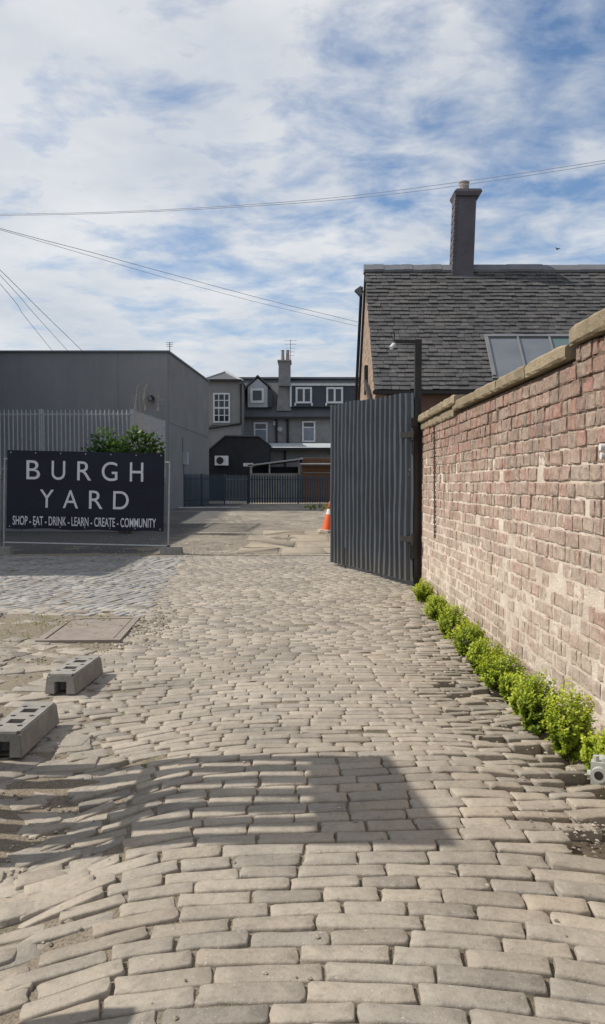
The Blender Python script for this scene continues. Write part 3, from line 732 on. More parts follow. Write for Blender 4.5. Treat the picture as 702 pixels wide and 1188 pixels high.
def put(s,u0,u1,v0,v1,m):
    vs,fs=txt(s,(ux(u0)-bc,ux(u1)-bc,zv(v1),zv(v0)),m)
    b.add([(x,-wav(x,z)-.008,z) for (x,y,z) in vs],fs,0,.5)
for s,u0,u1 in (('B',97,150),('U',195,248),('R',295,350),('G',390,450),('H',498,550)): put(s,u0,u1,535.4,557.4,.0)
b.build('lettering',M['letters'],bn,fix=False); b=MB()
for s,u0,u1 in (('Y',150,204),('A',240,300),('R',342,395),('D',435,495)): put(s,u0,u1,569,590,.0)
b.build('lettering',M['letters'],bn,fix=False)
b=MB(); put('SHOP - EAT - DRINK - LEARN - CREATE - COMMUNITY',47,602,600,610.6,.010); b.build('lettering',M['letters'],bn,fix=False)
for i in range(7):
    x=-bw+.08+(2*bw-.16)*i/6
    for z in (bz0+.05,bz1-.05): b=MB(); b.tube([(x,-wav(x,z)-.004,z),(x,-wav(x,z)-.010,z)],.014,8); b.build('eyelet',M['galv'],bn)
# ------------------------------------------------------------------ palisade fences
def palisade(t, A, B, zb, zt, pitch, mp, mr, posts, pw=.07, rails=(.2,.85)):
    A=Vector(A); B=Vector(B); d=B-A; L=d.length; u=d/L; nrm=Vector((u.y,-u.x,0))
    b=MB(); n=int(L/pitch)
    for i in range(n):
        c=A+u*(pitch*(i+.5)); w=u*pw/2; h=zt+random.uniform(-.012,.012)
        pts=[c-w,c-w*.35+nrm*.022,c+w*.35+nrm*.022,c+w]
        vs=[]
        for q in pts: vs+=[(q.x,q.y,zb+.05)]
        for q,dz in zip(pts,(-.07,0,0,-.07)): vs+=[(q.x,q.y,h+dz)]
        b.add(vs,[(0,1,5,4),(1,2,6,5),(2,3,7,6)],0)
    o=b.build('pales',mp,t,fix=False); 
    for f in rails:
        b=MB(); z=zb+(zt-zb)*f; a=A-nrm*.035; c=B-nrm*.035; b.bar((a.x,a.y,z),(c.x,c.y,z),.045,.05); b.build('rail',mr,t)
    for f in posts:
        q=A+d*f-nrm*.09; b=MB(); b.box(q.x-.05,q.x+.05,q.y-.05,q.y+.05,zb-.2,zt+.02); b.build('post',mr,t)
rw_=thing('retaining_wall','low dark concrete wall below the steel palisade behind the banner','wall',(0,0,0))
b=MB(); b.box(-11.45,-5.62,27.1,27.4,-.2,1.75); b.box(-5.72,-5.42,27.4,32,-.2,1.75); b.build('wall_face',M['harling'],rw_)
b=MB(); b.box(-11.45,-5.58,27.06,27.44,1.752,1.83); b.box(-5.76,-5.38,27.44,32,1.752,1.83); b.build('cap',M['stone_far'],rw_)
t=thing('palisade_fence','pale galvanised steel palisade fence above the navy banner','fence',(0,0,0))
palisade(t,(-11.4,27.2,0),(-5.66,27.2,0),1.83,4.05,.145,M['galv_pale'],M['galv_pale'],(0,.47,1.0),.052,rails=(.12,.93))
t=thing('palisade_fence','side run of galvanised palisade turning away behind the bush','fence',(0,0,0))
palisade(t,(-5.60,27.3,0),(-5.36,32.2,0),1.83,4.05,.145,M['galv'],M['galv'],(.01,1.0),rails=(.12,.93))
zg=gz(-5,50)
t=thing('palisade_fence','dark palisade fence left of the far gates, against the grey building','fence',(0,0,0))
palisade(t,at(206,580,44.5)*1,at(262,580,50.5)*1,zg,2.15,.15,M['galv_dark'],M['galv_dark'],(0,.5),.09)
t=thing('palisade_gate','narrow dark palisade gate between two grey posts at the yard end','gate',(0,0,0))
palisade(t,at(262,580,50.5),at(288,580,52.5),zg,2.15,.15,M['galv_mid'],M['galv_mid'],(0,),.07)
t=thing('palisade_fence','long dark palisade fence right of the far gate at the yard end','fence',(0,0,0))
palisade(t,at(288,580,52.5),at(405,580,54.5),zg,2.13,.17,M['galv_dark'],M['galv_dark'],(.0,.49,1),.10)
# bush in front of the palisade + weeds
def bush(name,label,cx,cy,z0,z1,rx,n,seed,mat,lf):
    rnd=random.Random(seed); t=thing(name,label,'bush',(cx,cy,0))
    b=MB(); zc=(z0+z1)/2; hz=(z1-z0)/2
    cl=[(rnd.uniform(-.85,.85)*rx,rnd.uniform(-.3,.3),zc+rnd.uniform(-.7,.75)*hz,rnd.uniform(.2,.42)) for _ in range(34)]
    for (x,y,z,r) in cl:
        k=1-abs(x/rx)**2*.55; z=min(z,zc+hz*k-r*.6)
        sh=rnd.uniform(-.2,.2)
        for i in range(n):
            d=Vector((rnd.gauss(0,1),rnd.gauss(0,1),rnd.gauss(0,1))).normalized(); p=Vector((x,y,z))+d*r*rnd.uniform(.6,1.1)
            q=Vector((rnd.gauss(0,1),rnd.gauss(0,1),rnd.gauss(0,1))).normalized(); w=d.cross(q).normalized()
            L=lf*rnd.uniform(.6,1.3); tip=(d*.5+q*.8).normalized()
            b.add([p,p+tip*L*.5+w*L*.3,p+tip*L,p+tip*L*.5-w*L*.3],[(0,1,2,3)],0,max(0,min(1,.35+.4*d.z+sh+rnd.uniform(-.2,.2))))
    b.build('foliage',mat,t,fix=False)
    s=MB()
    for i in range(7):
        x=rnd.uniform(-.35,.35)*rx; s.tube([(x*.6,rnd.uniform(-.1,.1),-.05),(x,0,z0*.6),(x*1.8,0,zc)],[.04,.03,.012],6)
    s.build('stem',M['stem'],t)
bush('leafy_bush','dense green bush growing by the palisade corner above the banner',-5.62,25.9,2.0,3.30,1.10,75,5,M['leaf_dark'],.14)
def dryweed(label,u,v,Y,h,n,seed):
    rnd=random.Random(seed); p=at(u,v,Y); t=thing('dry_weed',label,'weed',p); b=MB()
    for i in range(n):
        x=rnd.uniform(-.5,.5); hh=h*rnd.uniform(.25,1.); l=rnd.uniform(-.16,.16)
        b.tube([(x,0,0),(x+l*.4,rnd.uniform(-.1,.1),hh*.5),(x+l,rnd.uniform(-.1,.1),hh)],[.008,.006,.003],4)
        for k in range(5):
            f=rnd.uniform(.35,.95); s=rnd.choice((-1,1)); b.tube([(x+l*f,0,hh*f),(x+l*f+s*rnd.uniform(.05,.22),0,hh*f+rnd.uniform(.05,.2))],[.007,.003],3)
    b.build('stalks',M['twig'],t)
dryweed('tall dry leafless weed standing above the palisade corner',171,477,30.5,1.15,14,3)
# ------------------------------------------------------------------ grey building
gb=thing('grey_building','large flat roofed grey rendered building on the left','building',(0,0,0))
b=MB(); T=8.2
b.prism([(-34,41.5,-.3),(-6.8,41.5,-.3),(-6.14,53.5,-.3),(-34,53.5,-.3)],(0,0,T+.3)); b.build('wall',M['harling'],gb)
b=MB(); b.prism([(-6.798,41.52,-.2),(-6.76,41.52,-.2),(-6.10,53.48,-.2),(-6.138,53.48,-.2)],(0,0,T+.18)); b.build('side_wall',M['harl_side'],gb)
b=MB(); b.prism([(-34.1,41.4,T),(-6.70,41.4,T),(-6.02,53.6,T),(-34.1,53.6,T)],(0,0,.09)); b.build('parapet_coping',M['lead'],gb)
b=MB()
for z in (4.72,): b.bar((-6.74,41.6,z),(-6.1,53,z-.1),.02,.03)
b.build('cable',M['wire'],gb)
t=thing('meter_box','small pale box with pipes on the grey building side wall','box',(-6.60,45.3,3.0))
b=MB(); b.box(-.0,.28,-.25,.3,-.35,.35); b.build('casing',M['trim_grey'],t)
b=MB(); b.box(-.05,.0,-.55,-.27,-.3,.45); b.tube([(.02,-.1,-.35),(.02,-.1,-2.8)],.05,8); b.tube([(.02,-.35,.3),(.02,-.35,1.1)],.04,8); b.build('pipe',M['iron'],t)
t=thing('wall_vent','round dark vent cowl on the grey front wall above the weed','vent',at(175,463,41.4))
b=MB(); b.tube([(0,0,0),(0,-.12,0)],[.20,.16],14); b.build('rim',M['iron'],t); b=MB(); b.tube([(0,-.13,0),(0,-.14,0)],.09,12); b.build('grille',M['lead'],t)
def aerial(label,u,v,Y,h,n,w=.35):
    p=at(u,v,Y); t=thing('tv_aerial',label,'aerial',p); b=MB(); b.tube([(0,0,-.1),(0,0,h)],.025,6); b.build('mast',M['wire'],t)
    b=MB()
    for i in range(n): 
        z=h*(.95-.16*i); b.bar((-w*(1-.1*i),0,z),(w*(1-.1*i),0,z),.022,.022)
    b.build('rods',M['wire'],t)
aerial('thin television aerial on the grey building roof corner',197,410,43,.58,3,.2)
t=thing('shading_wing','unseen grey rendered wing added left of the view to shade the side paving','building',(0,0,0))  # unseen wing, added and sized to throw the shade on paving and yard
b=MB(); b.box(-30,-11.5,14.7,30.5,-.2,8.2); b.box(-30,-15.8,30.5,41.35,-.2,11.5); b.build('wall',M['harling'],t)
b=MB(); b.box(-30.1,-11.42,14.62,30.5,8.2,8.3); b.build('coping',M['lead'],t)
# unseen, left: slatted gate inferred from its striped shadow, low wall added for its shadow
def unseen_wall(name,label,x0,x1,y0,y1,h):
    t=thing(name,label,'wall',(0,0,0)); b=MB(); b.box(x0,x1,y0,y1,-.3,h); b.build('masonry',M['gable'],t)
    b=MB(); b.box(x0-.05,x1+.05,y0-.05,y1+.05,h,h+.12); b.build('coping',M['coping'],t)
t=thing('slatted_gate','tall slatted timber gate standing open just left of the view','gate',(-2.43,4.31,0))
zg_=gz(-2.43,4.2)
y=-.555
while y<.56:
    b=MB(); b.box(-.02,.02,y,y+.112,zg_-.02,2.72); b.build('slat',M['timber'],t); y+=.168
b=MB(); b.hexa([(-.03,-.56,2.62),(.03,-.56,2.62),(.03,.56,2.62),(-.03,.56,2.62),(-.03,-.56,3.22),(.03,-.56,3.22),(.03,.56,3.04),(-.03,.56,3.04)]); b.build('top_board',M['timber'],t)
for z in (.35,1.5): b=MB(); b.box(.022,.06,-.56,.56,z,z+.09); b.build('ledge',M['timber'],t)
unseen_wall('shadow_wall','unseen low brick wall added left of the view for its shadow on the nearest setts',-2.6,-2.0,-1.5,2.52,1.36)
# ------------------------------------------------------------------ house on the right
HX=1.97; YE,ZE=22.0,4.10; YR,ZR=25.4,8.22; YB=28.8; HX2=15.
hs=thing('slate_house','old single storey house with a steep slate roof behind the brick wall','house',(0,0,0))
b=MB(); b.prism([(HX,YE+.28,-.2),(HX,YB-.28,-.2),(HX,YB-.28,ZE-.02),(HX,YR,ZR-.12),(HX,YE+.28,ZE+.20)],(.3,0,0)); b.build('gable_wall',M['gable'],hs)
b=MB(); b.box(HX+.302,HX2,YE+.29,YE+.6,-.2,ZE+.16); b.box(HX+.302,HX2,YB-.6,YB-.29,-.2,ZE+.16); b.build('wall',M['dark_brick'],hs)
sl=Vector((0,YR-YE,ZR-ZE)); SL=sl.length; su=sl/SL; sn=Vector((0,-su.z,su.y))
b=MB(); b.prism([(HX-.04,YE+.04,ZE-.03),(HX-.04,YR,ZR-.03),(HX-.04,YB-.04,ZE-.03),(HX-.04,YB-.04,ZE-.12),(HX-.04,YR,ZR-.14),(HX-.04,YE+.04,ZE-.12)],(HX2-HX,0,0)); 
b.build('roof_deck',M['iron'],hs)
b=MB(); gauge=.165; nrow=int(SL/gauge)
for i in range(nrow+1):
    s0=i*gauge*1.0; s0-=.0; x=HX-.06+random.uniform(-.02,.02)-(0 if i%2 else .0); first=True
    while x<HX2:
        w=random.uniform(.16,.32); w = w*.6 if (first and i%2) else w; first=False
        L=gauge*1.55; a=Vector((0,YE,ZE))+su*(s0-random.uniform(0,.018))
        top=min(s0+L,SL-.01); c=Vector((0,YE,ZE))+su*top
        t0=.040+random.uniform(-.008,.022); g=random.uniform(.004,.012)
        # worn roof: the courses sag a little
        sag=-.03*math.sin(math.pi*s0/SL)*(.6+.6*noise.noise((x*.3,s0*.5,1)))
        vs=[]
        for (pt,h0) in ((a,t0+sag),(c,.006+sag)):
            for xx in (x+g/2,x+w-g/2):
                vs.append(pt+Vector((xx,0,0))+sn*h0)
        lo=[v-sn*.024 for v in vs]
        d=random.uniform(-.010,.010); vs[0]=vs[0]+su*d; lo[0]=lo[0]+su*d
        b.add([*lo,*vs],[(4,5,7,6),(0,1,5,4),(1,3,7,5),(2,0,4,6)],0)
        x+=w
b.build('roof_slates',M['slate'],hs,fix=False)
b=MB(); c2=Vector((0,YB-YR,ZE-ZR)).normalized(); n2=Vector((0,c2.z*-1,c2.y)); 
b.hexa([Vector((HX-.06,YR,ZR)),Vector((HX2,YR,ZR)),Vector((HX2,YB+.02,ZE-.02)),Vector((HX-.06,YB+.02,ZE-.02)),Vector((HX-.06,YR,ZR))+n2*.04,Vector((HX2,YR,ZR))+n2*.04,Vector((HX2,YB+.02,ZE-.02))+n2*.04,Vector((HX-.06,YB+.02,ZE-.02))+n2*.04]); b.build('rear_roof',M['slate'],hs)
for (xa,xb) in ((HX-.09,4.54),(5.17,HX2)):
    n=9; b=MB()
    for i in range(n):
        x0=xa+(xb-xa)*i/n; x1=xa+(xb-xa)*(i+1)/n+.01; dz=.012*math.sin(i*2.1)
        b.prism([(x0,YR-.20,ZR-.17+dz),(x0,YR-.22,ZR-.10+dz),(x0,YR-.02,ZR+.10+dz),(x0,YR+.03,ZR+.10+dz),(x0,YR+.22,ZR-.15+dz)],(x1-x0,0,0))
    b.build('ridge_capping',M['lead'],hs)
b=MB(); b.bar((HX-.09,YE-.02,ZE-.06),(HX2,YE-.02,ZE-.06),.11,.09); b.build('gutter',M['iron'],hs)
b=MB(); b.tube([(HX-.13,YR+.35,ZR-.5),(HX-.13,YB-.25,ZE+.1),(HX-.12,YB-.25,0)],.05,8); b.build('downpipe',M['iron'],hs)
b=MB(); b.tube([(HX-.10,YE+.45,ZE-.35),(HX-.10,YR-.9,ZE+.55)],.06,6); b.tube([(HX-.06,YR-.3,ZE+.2),(HX-.06,YR-.3,ZE+.75)],.03,6); b.box(HX-.10,HX,YR-.7,YR-.35,ZE+.5,ZE+1.05); b.build('gable_pipe',M['iron'],hs)
# chimney with its pot
ch=MB(); cb=25.10; lean=.10
def loft(secs,m=0):
    vs=[];fs=[]
    for (z,x0,x1,y0_,y1_) in secs: vs+=[(x0,y0_,z),(x1,y0_,z),(x1,y1_,z),(x0,y1_,z)]
    for k in range(len(secs)-1):
        for i in range(4): fs.append((k*4+i,k*4+(i+1)%4,k*4+4+(i+1)%4,k*4+4+i))
    fs.append((3,2,1,0)); n=len(secs)*4; fs.append((n-4,n-3,n-2,n-1)); ch.add(vs,fs,m,.5)
loft([(7.4,4.54,5.17,cb,25.75),(10.30,4.54+lean,5.17+lean,cb+.02,25.72)])
for i in range(20):   # quoin stones up the left corner
    z=7.9+i*.12; f=(z-7.4)/2.9*lean; e=.012 if i%2 else .022
    ch.box(4.54+f-e,4.60+f,cb-e*.6,25.4 if i%2 else 25.6,z,z+.105)
co_=ch.build('chimney',M['chimney'],hs)
ch=MB(); loft([(10.302,4.57+lean-.04,5.20+lean+.06,cb-.06,25.80),(10.42,4.53+lean-.05,5.24+lean+.09,cb-.09,25.83),(10.50,4.56+lean,5.22+lean+.07,cb-.07,25.8)]); ch.build('chimney_cap',M['chimney'],co_)
ch=MB(); ch.tube([(4.90+lean-.05,25.42,10.50),(4.90+lean-.05,25.42,10.58),(4.90+lean-.05,25.42,10.76),(4.90+lean-.05,25.42,10.80),(4.90+lean-.05,25.42,10.83)],[.17,.155,.15,.165,.16],16); ch.build('chimney_pot',M['pot'],co_,False)
ch=MB(); ch.prism([(4.44,25.0,7.66),(5.27,25.0,7.66),(5.2,25.09,7.90),(4.5,25.09,7.90)],(0,.02,.012)); ch.build('flashing',M['galv_mid'],co_)
# rooflight
sk=MB(); glass=MB(); teal=MB()
def on_roof(x,y,h): 
    s=(y-YE)/su.y; return Vector((x,YE,ZE))+su*s+sn*h
y0_,y1_=22.30,23.30
xs=[5.18,6.06,6.95,7.84]
for i,x in enumerate(xs): sk.bar(on_roof(x,y0_,.08),on_roof(x,y1_,.08),.09 if i==0 else .05,.06,up=sn)
sk.bar(on_roof(xs[0]-.05,y1_+.03,.08),on_roof(xs[-1]+.05,y1_+.03,.08),.08,.07,up=sn)
sk.bar(on_roof(xs[0]-.05,y0_-.03,.05),on_roof(xs[-1]+.05,y0_-.03,.05),.06,.05,up=sn)
rl=sk.build('rooflight',M['felt_dark'],hs)
for i in range(3):
    q=[on_roof(xs[i]+.03,y0_+.0,.065),on_roof(xs[i+1]-.03,y0_,.065),on_roof(xs[i+1]-.03,y1_,.065),on_roof(xs[i]+.03,y1_,.065)]
    gm=MB(); gm.hexa([v-sn*.012 for v in q]+q); gm.build('pane',M['glazing_teal'] if i==2 else M['glazing'],rl)
t=thing('floodlight','grey floodlight on the gable edge of the slate house','light',at(422,338,25.5))
b=MB(); b.prism([(-.28,-.12,.02),(-.10,-.14,.14),(-.06,-.12,-.10),(-.12,-.1,-.14)],(0,.25,0)); b.build('lamp_housing',M['galv_mid'],t)
b=MB(); b.bar((-.1,0,0),(.06,0,-.02),.04,.04); b.bar((.0,0,0),(.0,0,-.55),.03,.05,up=(0,1,0)); b.build('bracket',M['iron'],t)
# ------------------------------------------------------------------ far terrace
def window(parent,u0,u1,v0,v1,Y,nx=1,nz=1,fw=.10,glassm='pane',split=None,name='window',bars=.04,depth=.10):
    A=at(u0,v1,Y); B=at(u1,v0,Y); x0,x1,z0,z1=A.x,B.x,A.z,B.z
    b=MB(); y=Y-depth
    b.box(x0,x0+fw,y,Y,z0,z1); b.box(x1-fw,x1,y,Y,z0,z1); b.box(x0+fw,x1-fw,y,Y,z1-fw,z1); b.box(x0+fw,x1-fw,y,Y,z0,z0+fw)
    for i in range(1,nx): x=x0+(x1-x0)*i/nx; b.box(x-bars/2,x+bars/2,y+.01,Y-.02,z0+fw,z1-fw)
    for i in range(1,nz):
        z=z0+(z1-z0)*i/nz; w=bars if not (nz==4 and i==2) else bars*2
        xs_=[x0+fw]+[x0+(x1-x0)*k/nx for k in range(1,nx)]+[x1-fw]
        for k in range(nx): b.box(xs_[k]+bars/2*(k>0),xs_[k+1]-bars/2*(k<nx-1),y+.012,Y-.02,z-w/2,z+w/2)
    if split: zs_=z0+(z1-z0)*split; b.box(x0+fw,x1-fw,y+.01,Y-.02,zs_-.05,zs_+.05)
    o=b.build(name,M['white'],parent)
    if split:
        g=MB(); g.box(x0+fw,x1-fw,Y-.06,Y-.025,z0+fw,zs_-.05); g.build('pane',M['blind'],o)
        g=MB(); g.box(x0+fw,x1-fw,Y-.06,Y-.025,zs_+.05,z1-fw); g.build('pane',M['pane'],o)
    else:
        g=MB(); g.box(x0+fw,x1-fw,Y-.05,Y-.025,z0+fw,z1-fw); g.build('pane',M[glassm],o)
    return o
TY=70.
def X(u,Y=TY): return (u-CU)/F*Y
def Z(v,Y=TY): return EYE+(561-v)/F*Y
tb=thing('terraced_building','far stone terrace with slate mansard roof and white framed dormers','building',(0,0,0))
b=MB(); b.box(X(255),X(470),TY,TY+9,-.2,Z(484)); b.build('wall',M['stone_far'],tb)
b=MB(); b.prism([(X(250),TY-.35,Z(485.5)),(X(250),TY+1.9,Z(437.)-.0),(X(250),TY+6.5,Z(437)),(X(250),TY+9.3,Z(485))],(X(475)-X(250),0,0)); b.build('roof',M['slate_far'],tb)
b=MB(); b.bar((X(252),TY+1.85,Z(437)+.06),(X(474),TY+1.85,Z(437)+.06),.3,.16); b.build('ridge_capping',M['lead'],tb)
b=MB(); b.bar((X(262),TY-.42,Z(485.5)),(X(470),TY-.42,Z(485.5)),.16,.2); b.tube([(X(321),TY-.12,Z(486)),(X(321),TY-.12,0)],.09,8); b.tube([(X(334),TY-.12,Z(486)),(X(334),TY-.12,0)],.10,8); b.build('gutter',M['iron'],tb)
# gabled dormer
dm=MB(); yd=TY-.2
dm.prism([(X(288),yd,Z(473)),(X(311),yd,Z(473)),(X(311),yd,Z(450)),(X(299.5),yd,Z(440)),(X(288),yd,Z(450))],(0,3,0))
d1=dm.build('dormer',M['trim_grey'],tb)
dm=MB()
dm.prism([(X(285.5),yd-.15,Z(451.5)),(X(299.5),yd-.15,Z(437.8)),(X(314.5),yd-.15,Z(451.5)),(X(314.5),yd-.15,Z(449)),(X(299.5),yd-.15,Z(436.)),(X(285.5),yd-.15,Z(449))],(0,3.2,0)); dm.build('dormer_roof',M['slate_far'],d1)
dm=MB(); dm.box(X(310.8),X(316),yd-.03,yd+3,Z(473),Z(452)); dm.build('dormer_cheek',M['cladding'],d1)
window(d1,290.5,306.5,450.5,467.5,yd-.02,1,1,.2)
# wide flat dormer
dm=MB(); dm.box(X(337.5),X(440),yd,yd+4,Z(472.5),Z(448)); d2=dm.build('dormer',M['cladding'],tb)
dm=MB(); dm.box(X(337),X(441),yd-.16,yd+4,Z(448.5),Z(445.5)); dm.box(X(336.5),X(338.5),yd-.08,yd,Z(472.5),Z(448.5)); dm.build('dormer_fascia',M['white'],d2)
dm=MB(); dm.box(X(336),X(442),yd-.25,yd+4.1,Z(445.4),Z(444.3)); dm.build('dormer_roof',M['lead'],d2)
window(d2,343,362,449.2,468,yd-.02,2,1,.16,bars=.16); window(d2,378.5,398,449.2,468,yd-.02,2,1,.16,bars=.16)
for u in (342.4,361.6,378,397.6): dm=MB(); dm.box(X(u)-.05,X(u)+.09,yd-.1,yd-.001,Z(471.5),Z(468.2)); dm.build('bracket',M['white'],d2)
# chimney stack rising from the roof
cm=MB(); cm.box(X(323.5),X(337),TY-.5,TY+1.6,Z(449),Z(421)); cm.prism([(X(321),TY-.1,Z(477)),(X(338),TY-.1,Z(477)),(X(337),TY-.1,Z(449.2)),(X(323.5),TY-.1,Z(449.2))],(0,1.6,0)); c3=cm.build('chimney',M['stone_far'],tb)
cm=MB(); cm.box(X(322.3),X(338.2),TY-.6,TY+1.7,Z(421),Z(419.5)); cm.build('chimney_cap',M['stone_pale'],c3)
for u in (328,333.8):
    cm=MB(); cm.tube([(X(u),TY+.4,Z(420)),(X(u),TY+.4,Z(408)),(X(u),TY+.4,Z(406.5))],[.17,.13,.16],12); cm.build('chimney_pot',M['pot'],c3)
window(tb,294.5,310.5,490,514,TY-.01,1,1,.14,split=.66); window(tb,350.5,366,488.5,513,TY-.01,1,1,.14,split=.70)
b=MB(); b.tube([(X(325),TY-.12,Z(498)),(X(325),TY-.02,Z(498))],.22,12); b.box(X(317),X(320),TY-.12,TY-.01,Z(494),Z(489)); b.build('wall_fittings',M['trim_grey'],tb)
aerial('tall television aerial beside the far chimney stack',337,421,70.8,2.0,5,.55)
# stair tower
SY=66.
def XS(u): return X(u,SY)
def ZS(v): return Z(v,SY)
tw=thing('stair_tower','pale rendered stair tower with pyramid roof and tall gridded window','building',(0,0,0))
b=MB(); b.box(XS(234),XS(280),SY,SY+5,-.2,ZS(442.5)); b.build('wall',M['stone_pale'],tw)
b=MB(); x0,x1=XS(232.5),XS(281.5); xm=XS(258.5); z0=ZS(442.4); z1=ZS(427.5)
b.add([(x0,SY-.3,z0),(x1,SY-.3,z0),(x1,SY+5.3,z0),(x0,SY+5.3,z0),(xm,SY+2.5,z1)],[(0,1,4),(1,2,4),(2,3,4),(3,0,4),(3,2,1,0)]); rf=b.build('roof',M['slate_far'],tw)
b=MB(); b.bar((x0,SY-.3,z0),(xm,SY+2.5,z1+.05),.22,.10); b.bar((x1,SY-.3,z0),(xm,SY+2.5,z1+.05),.22,.10); b.build('hip_flashing',M['trim_grey'],rf)
window(tw,247.5,267,456,490.5,SY-.01,3,4,.12,bars=.07)
b=MB(); b.bar((XS(244.5),SY-.06,ZS(492.5)),(XS(270),SY-.06,ZS(492.5)),.12,.12); b.build('sill',M['stone_pale'],tw)
b=MB(); b.tube([(XS(280),SY-.12,ZS(446)),(XS(280),SY-.12,ZS(492)),(XS(240),SY-.12,ZS(497)),(XS(238),SY-.12,ZS(500)),(XS(238),SY-.12,0)],.10,8); b.bar((XS(233),SY-.34,z0),(XS(281),SY-.34,z0),.14,.16); b.build('gutter',M['iron'],tw)
# dark outbuilding with air conditioning unit
OY=62.
ob=thing('dark_outbuilding','low black rendered outbuilding with sloping roof behind the far fence','building',(0,0,0))
XO=lambda u: X(u,OY); ZO=lambda v: Z(v,OY)
b=MB(); b.prism([(XO(238),OY,-.2),(XO(312),OY,-.2),(XO(312),OY,ZO(516)),(XO(300),OY,ZO(507.5)),(XO(262),OY,ZO(507)),(XO(238),OY,ZO(526))],(0,5,0)); b.build('wall',M['dark_wall'],ob)
b=MB(); pts=[(237,527),(261.5,506.3),(300.5,506.8),(313,516.5)]
for (a,c) in zip(pts,pts[1:]):
    b.hexa([(XO(a[0]),OY-.15,ZO(a[1])),(XO(c[0]),OY-.15,ZO(c[1])),(XO(c[0]),OY+5,ZO(c[1])),(XO(a[0]),OY+5,ZO(a[1])),(XO(a[0]),OY-.15,ZO(a[1])+.09),(XO(c[0]),OY-.15,ZO(c[1])+.09),(XO(c[0]),OY+5,ZO(c[1])+.09),(XO(a[0]),OY+5,ZO(a[1])+.09)])
b.build('roof',M['slate_far'],ob)
ac=thing('air_conditioner','white air conditioning unit with round fan on the black outbuilding','air conditioner',(0,0,0))
b=MB(); b.box(XO(250),XO(265.5),OY-.4,OY-.03,ZO(540),ZO(529)); b.build('casing',M['white'],ac)
b=MB(); b.tube([(XO(256),OY-.41,ZO(534.5)),(XO(256),OY-.43,ZO(534.5))],.27,18); b.build('fan_grille',M['iron'],ac)
b=MB(); b.bar((XO(252),OY-.2,ZO(540.6)),(XO(252),OY,ZO(540.6)),.05,.06); b.build('bracket',M['galv_mid'],ac); b=MB(); b.bar((XO(263),OY-.2,ZO(540.6)),(XO(263),OY,ZO(540.6)),.05,.06); b.build('bracket',M['galv_mid'],ac)
an=thing('flat_roofed_annexe','grey annexe with a broad pale flat roof below the terrace windows','building',(0,0,0))
b=MB(); b.box(X(308,65),X(420,65),65,69.5,-.2,Z(520.5,65)); b.build('wall',M['stone_far'],an)
b=MB(); b.prism([(X(309,64.5),64.4,Z(520.5,64.4)),(X(309,64.5),67,Z(512.5,64.4)),(X(309,64.5),69.6,Z(512.5,64.4)),(X(309,64.5),69.6,Z(521,64.4))],(9,0,0)); b.build('roof',M['felt'],an)
b=MB(); b.bar((X(307,64.3),64.3,Z(521,64.3)),(X(420,64.3),64.3,Z(521,64.3)),.14,.22); b.tube([(X(331,64.9),64.9,Z(521,64.9)),(X(331,64.9),64.9,0)],.08,8); b.build('gutter',M['iron'],an)
ln=thing('open_lean_to','low lean-to with grey sloping roof and dark openings behind the palisade','shed',(0,0,0))
LY=58.; XL=lambda u: X(u,LY); ZL=lambda v: Z(v,LY)
b=MB(); b.hexa([(XL(288),LY-.5,ZL(541)),(XL(352),LY-.5,ZL(533.)),(XL(352),LY+4,ZL(533)),(XL(288),LY+4,ZL(541)),(XL(288),LY-.5,ZL(539.5)),(XL(352),LY-.5,ZL(531.5)),(XL(352),LY+4,ZL(531.5)),(XL(288),LY+4,ZL(539.5))]); b.build('roof',M['felt'],ln)
b=MB(); b.box(XL(283),XL(293),LY-.5,LY+1,ZL(541),ZL(537.4)); b.build('roof_edge',M['white'],ln)
b=MB(); b.box(XL(290),XL(348),LY,LY+3.5,-.1,ZL(549)); b.build('wall',M['stone_far'],ln)
b=MB(); b.box(XL(293),XL(346),LY+.6,LY+3.4,ZL(549),ZL(541.5)); b.build('interior',M['dark_wall'],ln)
b=MB(); b.box(XL(290),XL(292.5),LY,LY+.3,ZL(549),ZL(541)); b.box(XL(312),XL(313.5),LY,LY+.3,ZL(549),ZL(538.)); b.box(XL(346),XL(348),LY,LY+.3,ZL(549),ZL(534)); b.build('post',M['trim_grey'],ln)
sh=thing('timber_shed','brown timber shed with grey roof behind the long palisade','shed',(0,0,0))
b=MB(); n=int((XL(410)-XL(346.5))/.16)
for i in range(17): z=.0+i*.20; b.box(XL(350),XL(425),LY-.4+(.02 if i%2 else 0),LY+3,z,z+.197)
b.build('wall',M['timber'],sh)
b=MB(); b.box(XL(352),XL(425),LY-.45,LY-.41,ZL(549),ZL(548)); b.build('batten',M['stone_pale'],sh)
b=MB(); b.hexa([(XL(348),LY-.9,ZL(540)),(XL(428),LY-.9,ZL(540)),(XL(428),LY+3.2,ZL(531)),(XL(348),LY+3.2,ZL(531)),(XL(348),LY-.9,ZL(538.6)),(XL(428),LY-.9,ZL(538.6)),(XL(428),LY+3.2,ZL(529.6)),(XL(348),LY+3.2,ZL(529.6))]); b.build('roof',M['felt_dark'],sh)
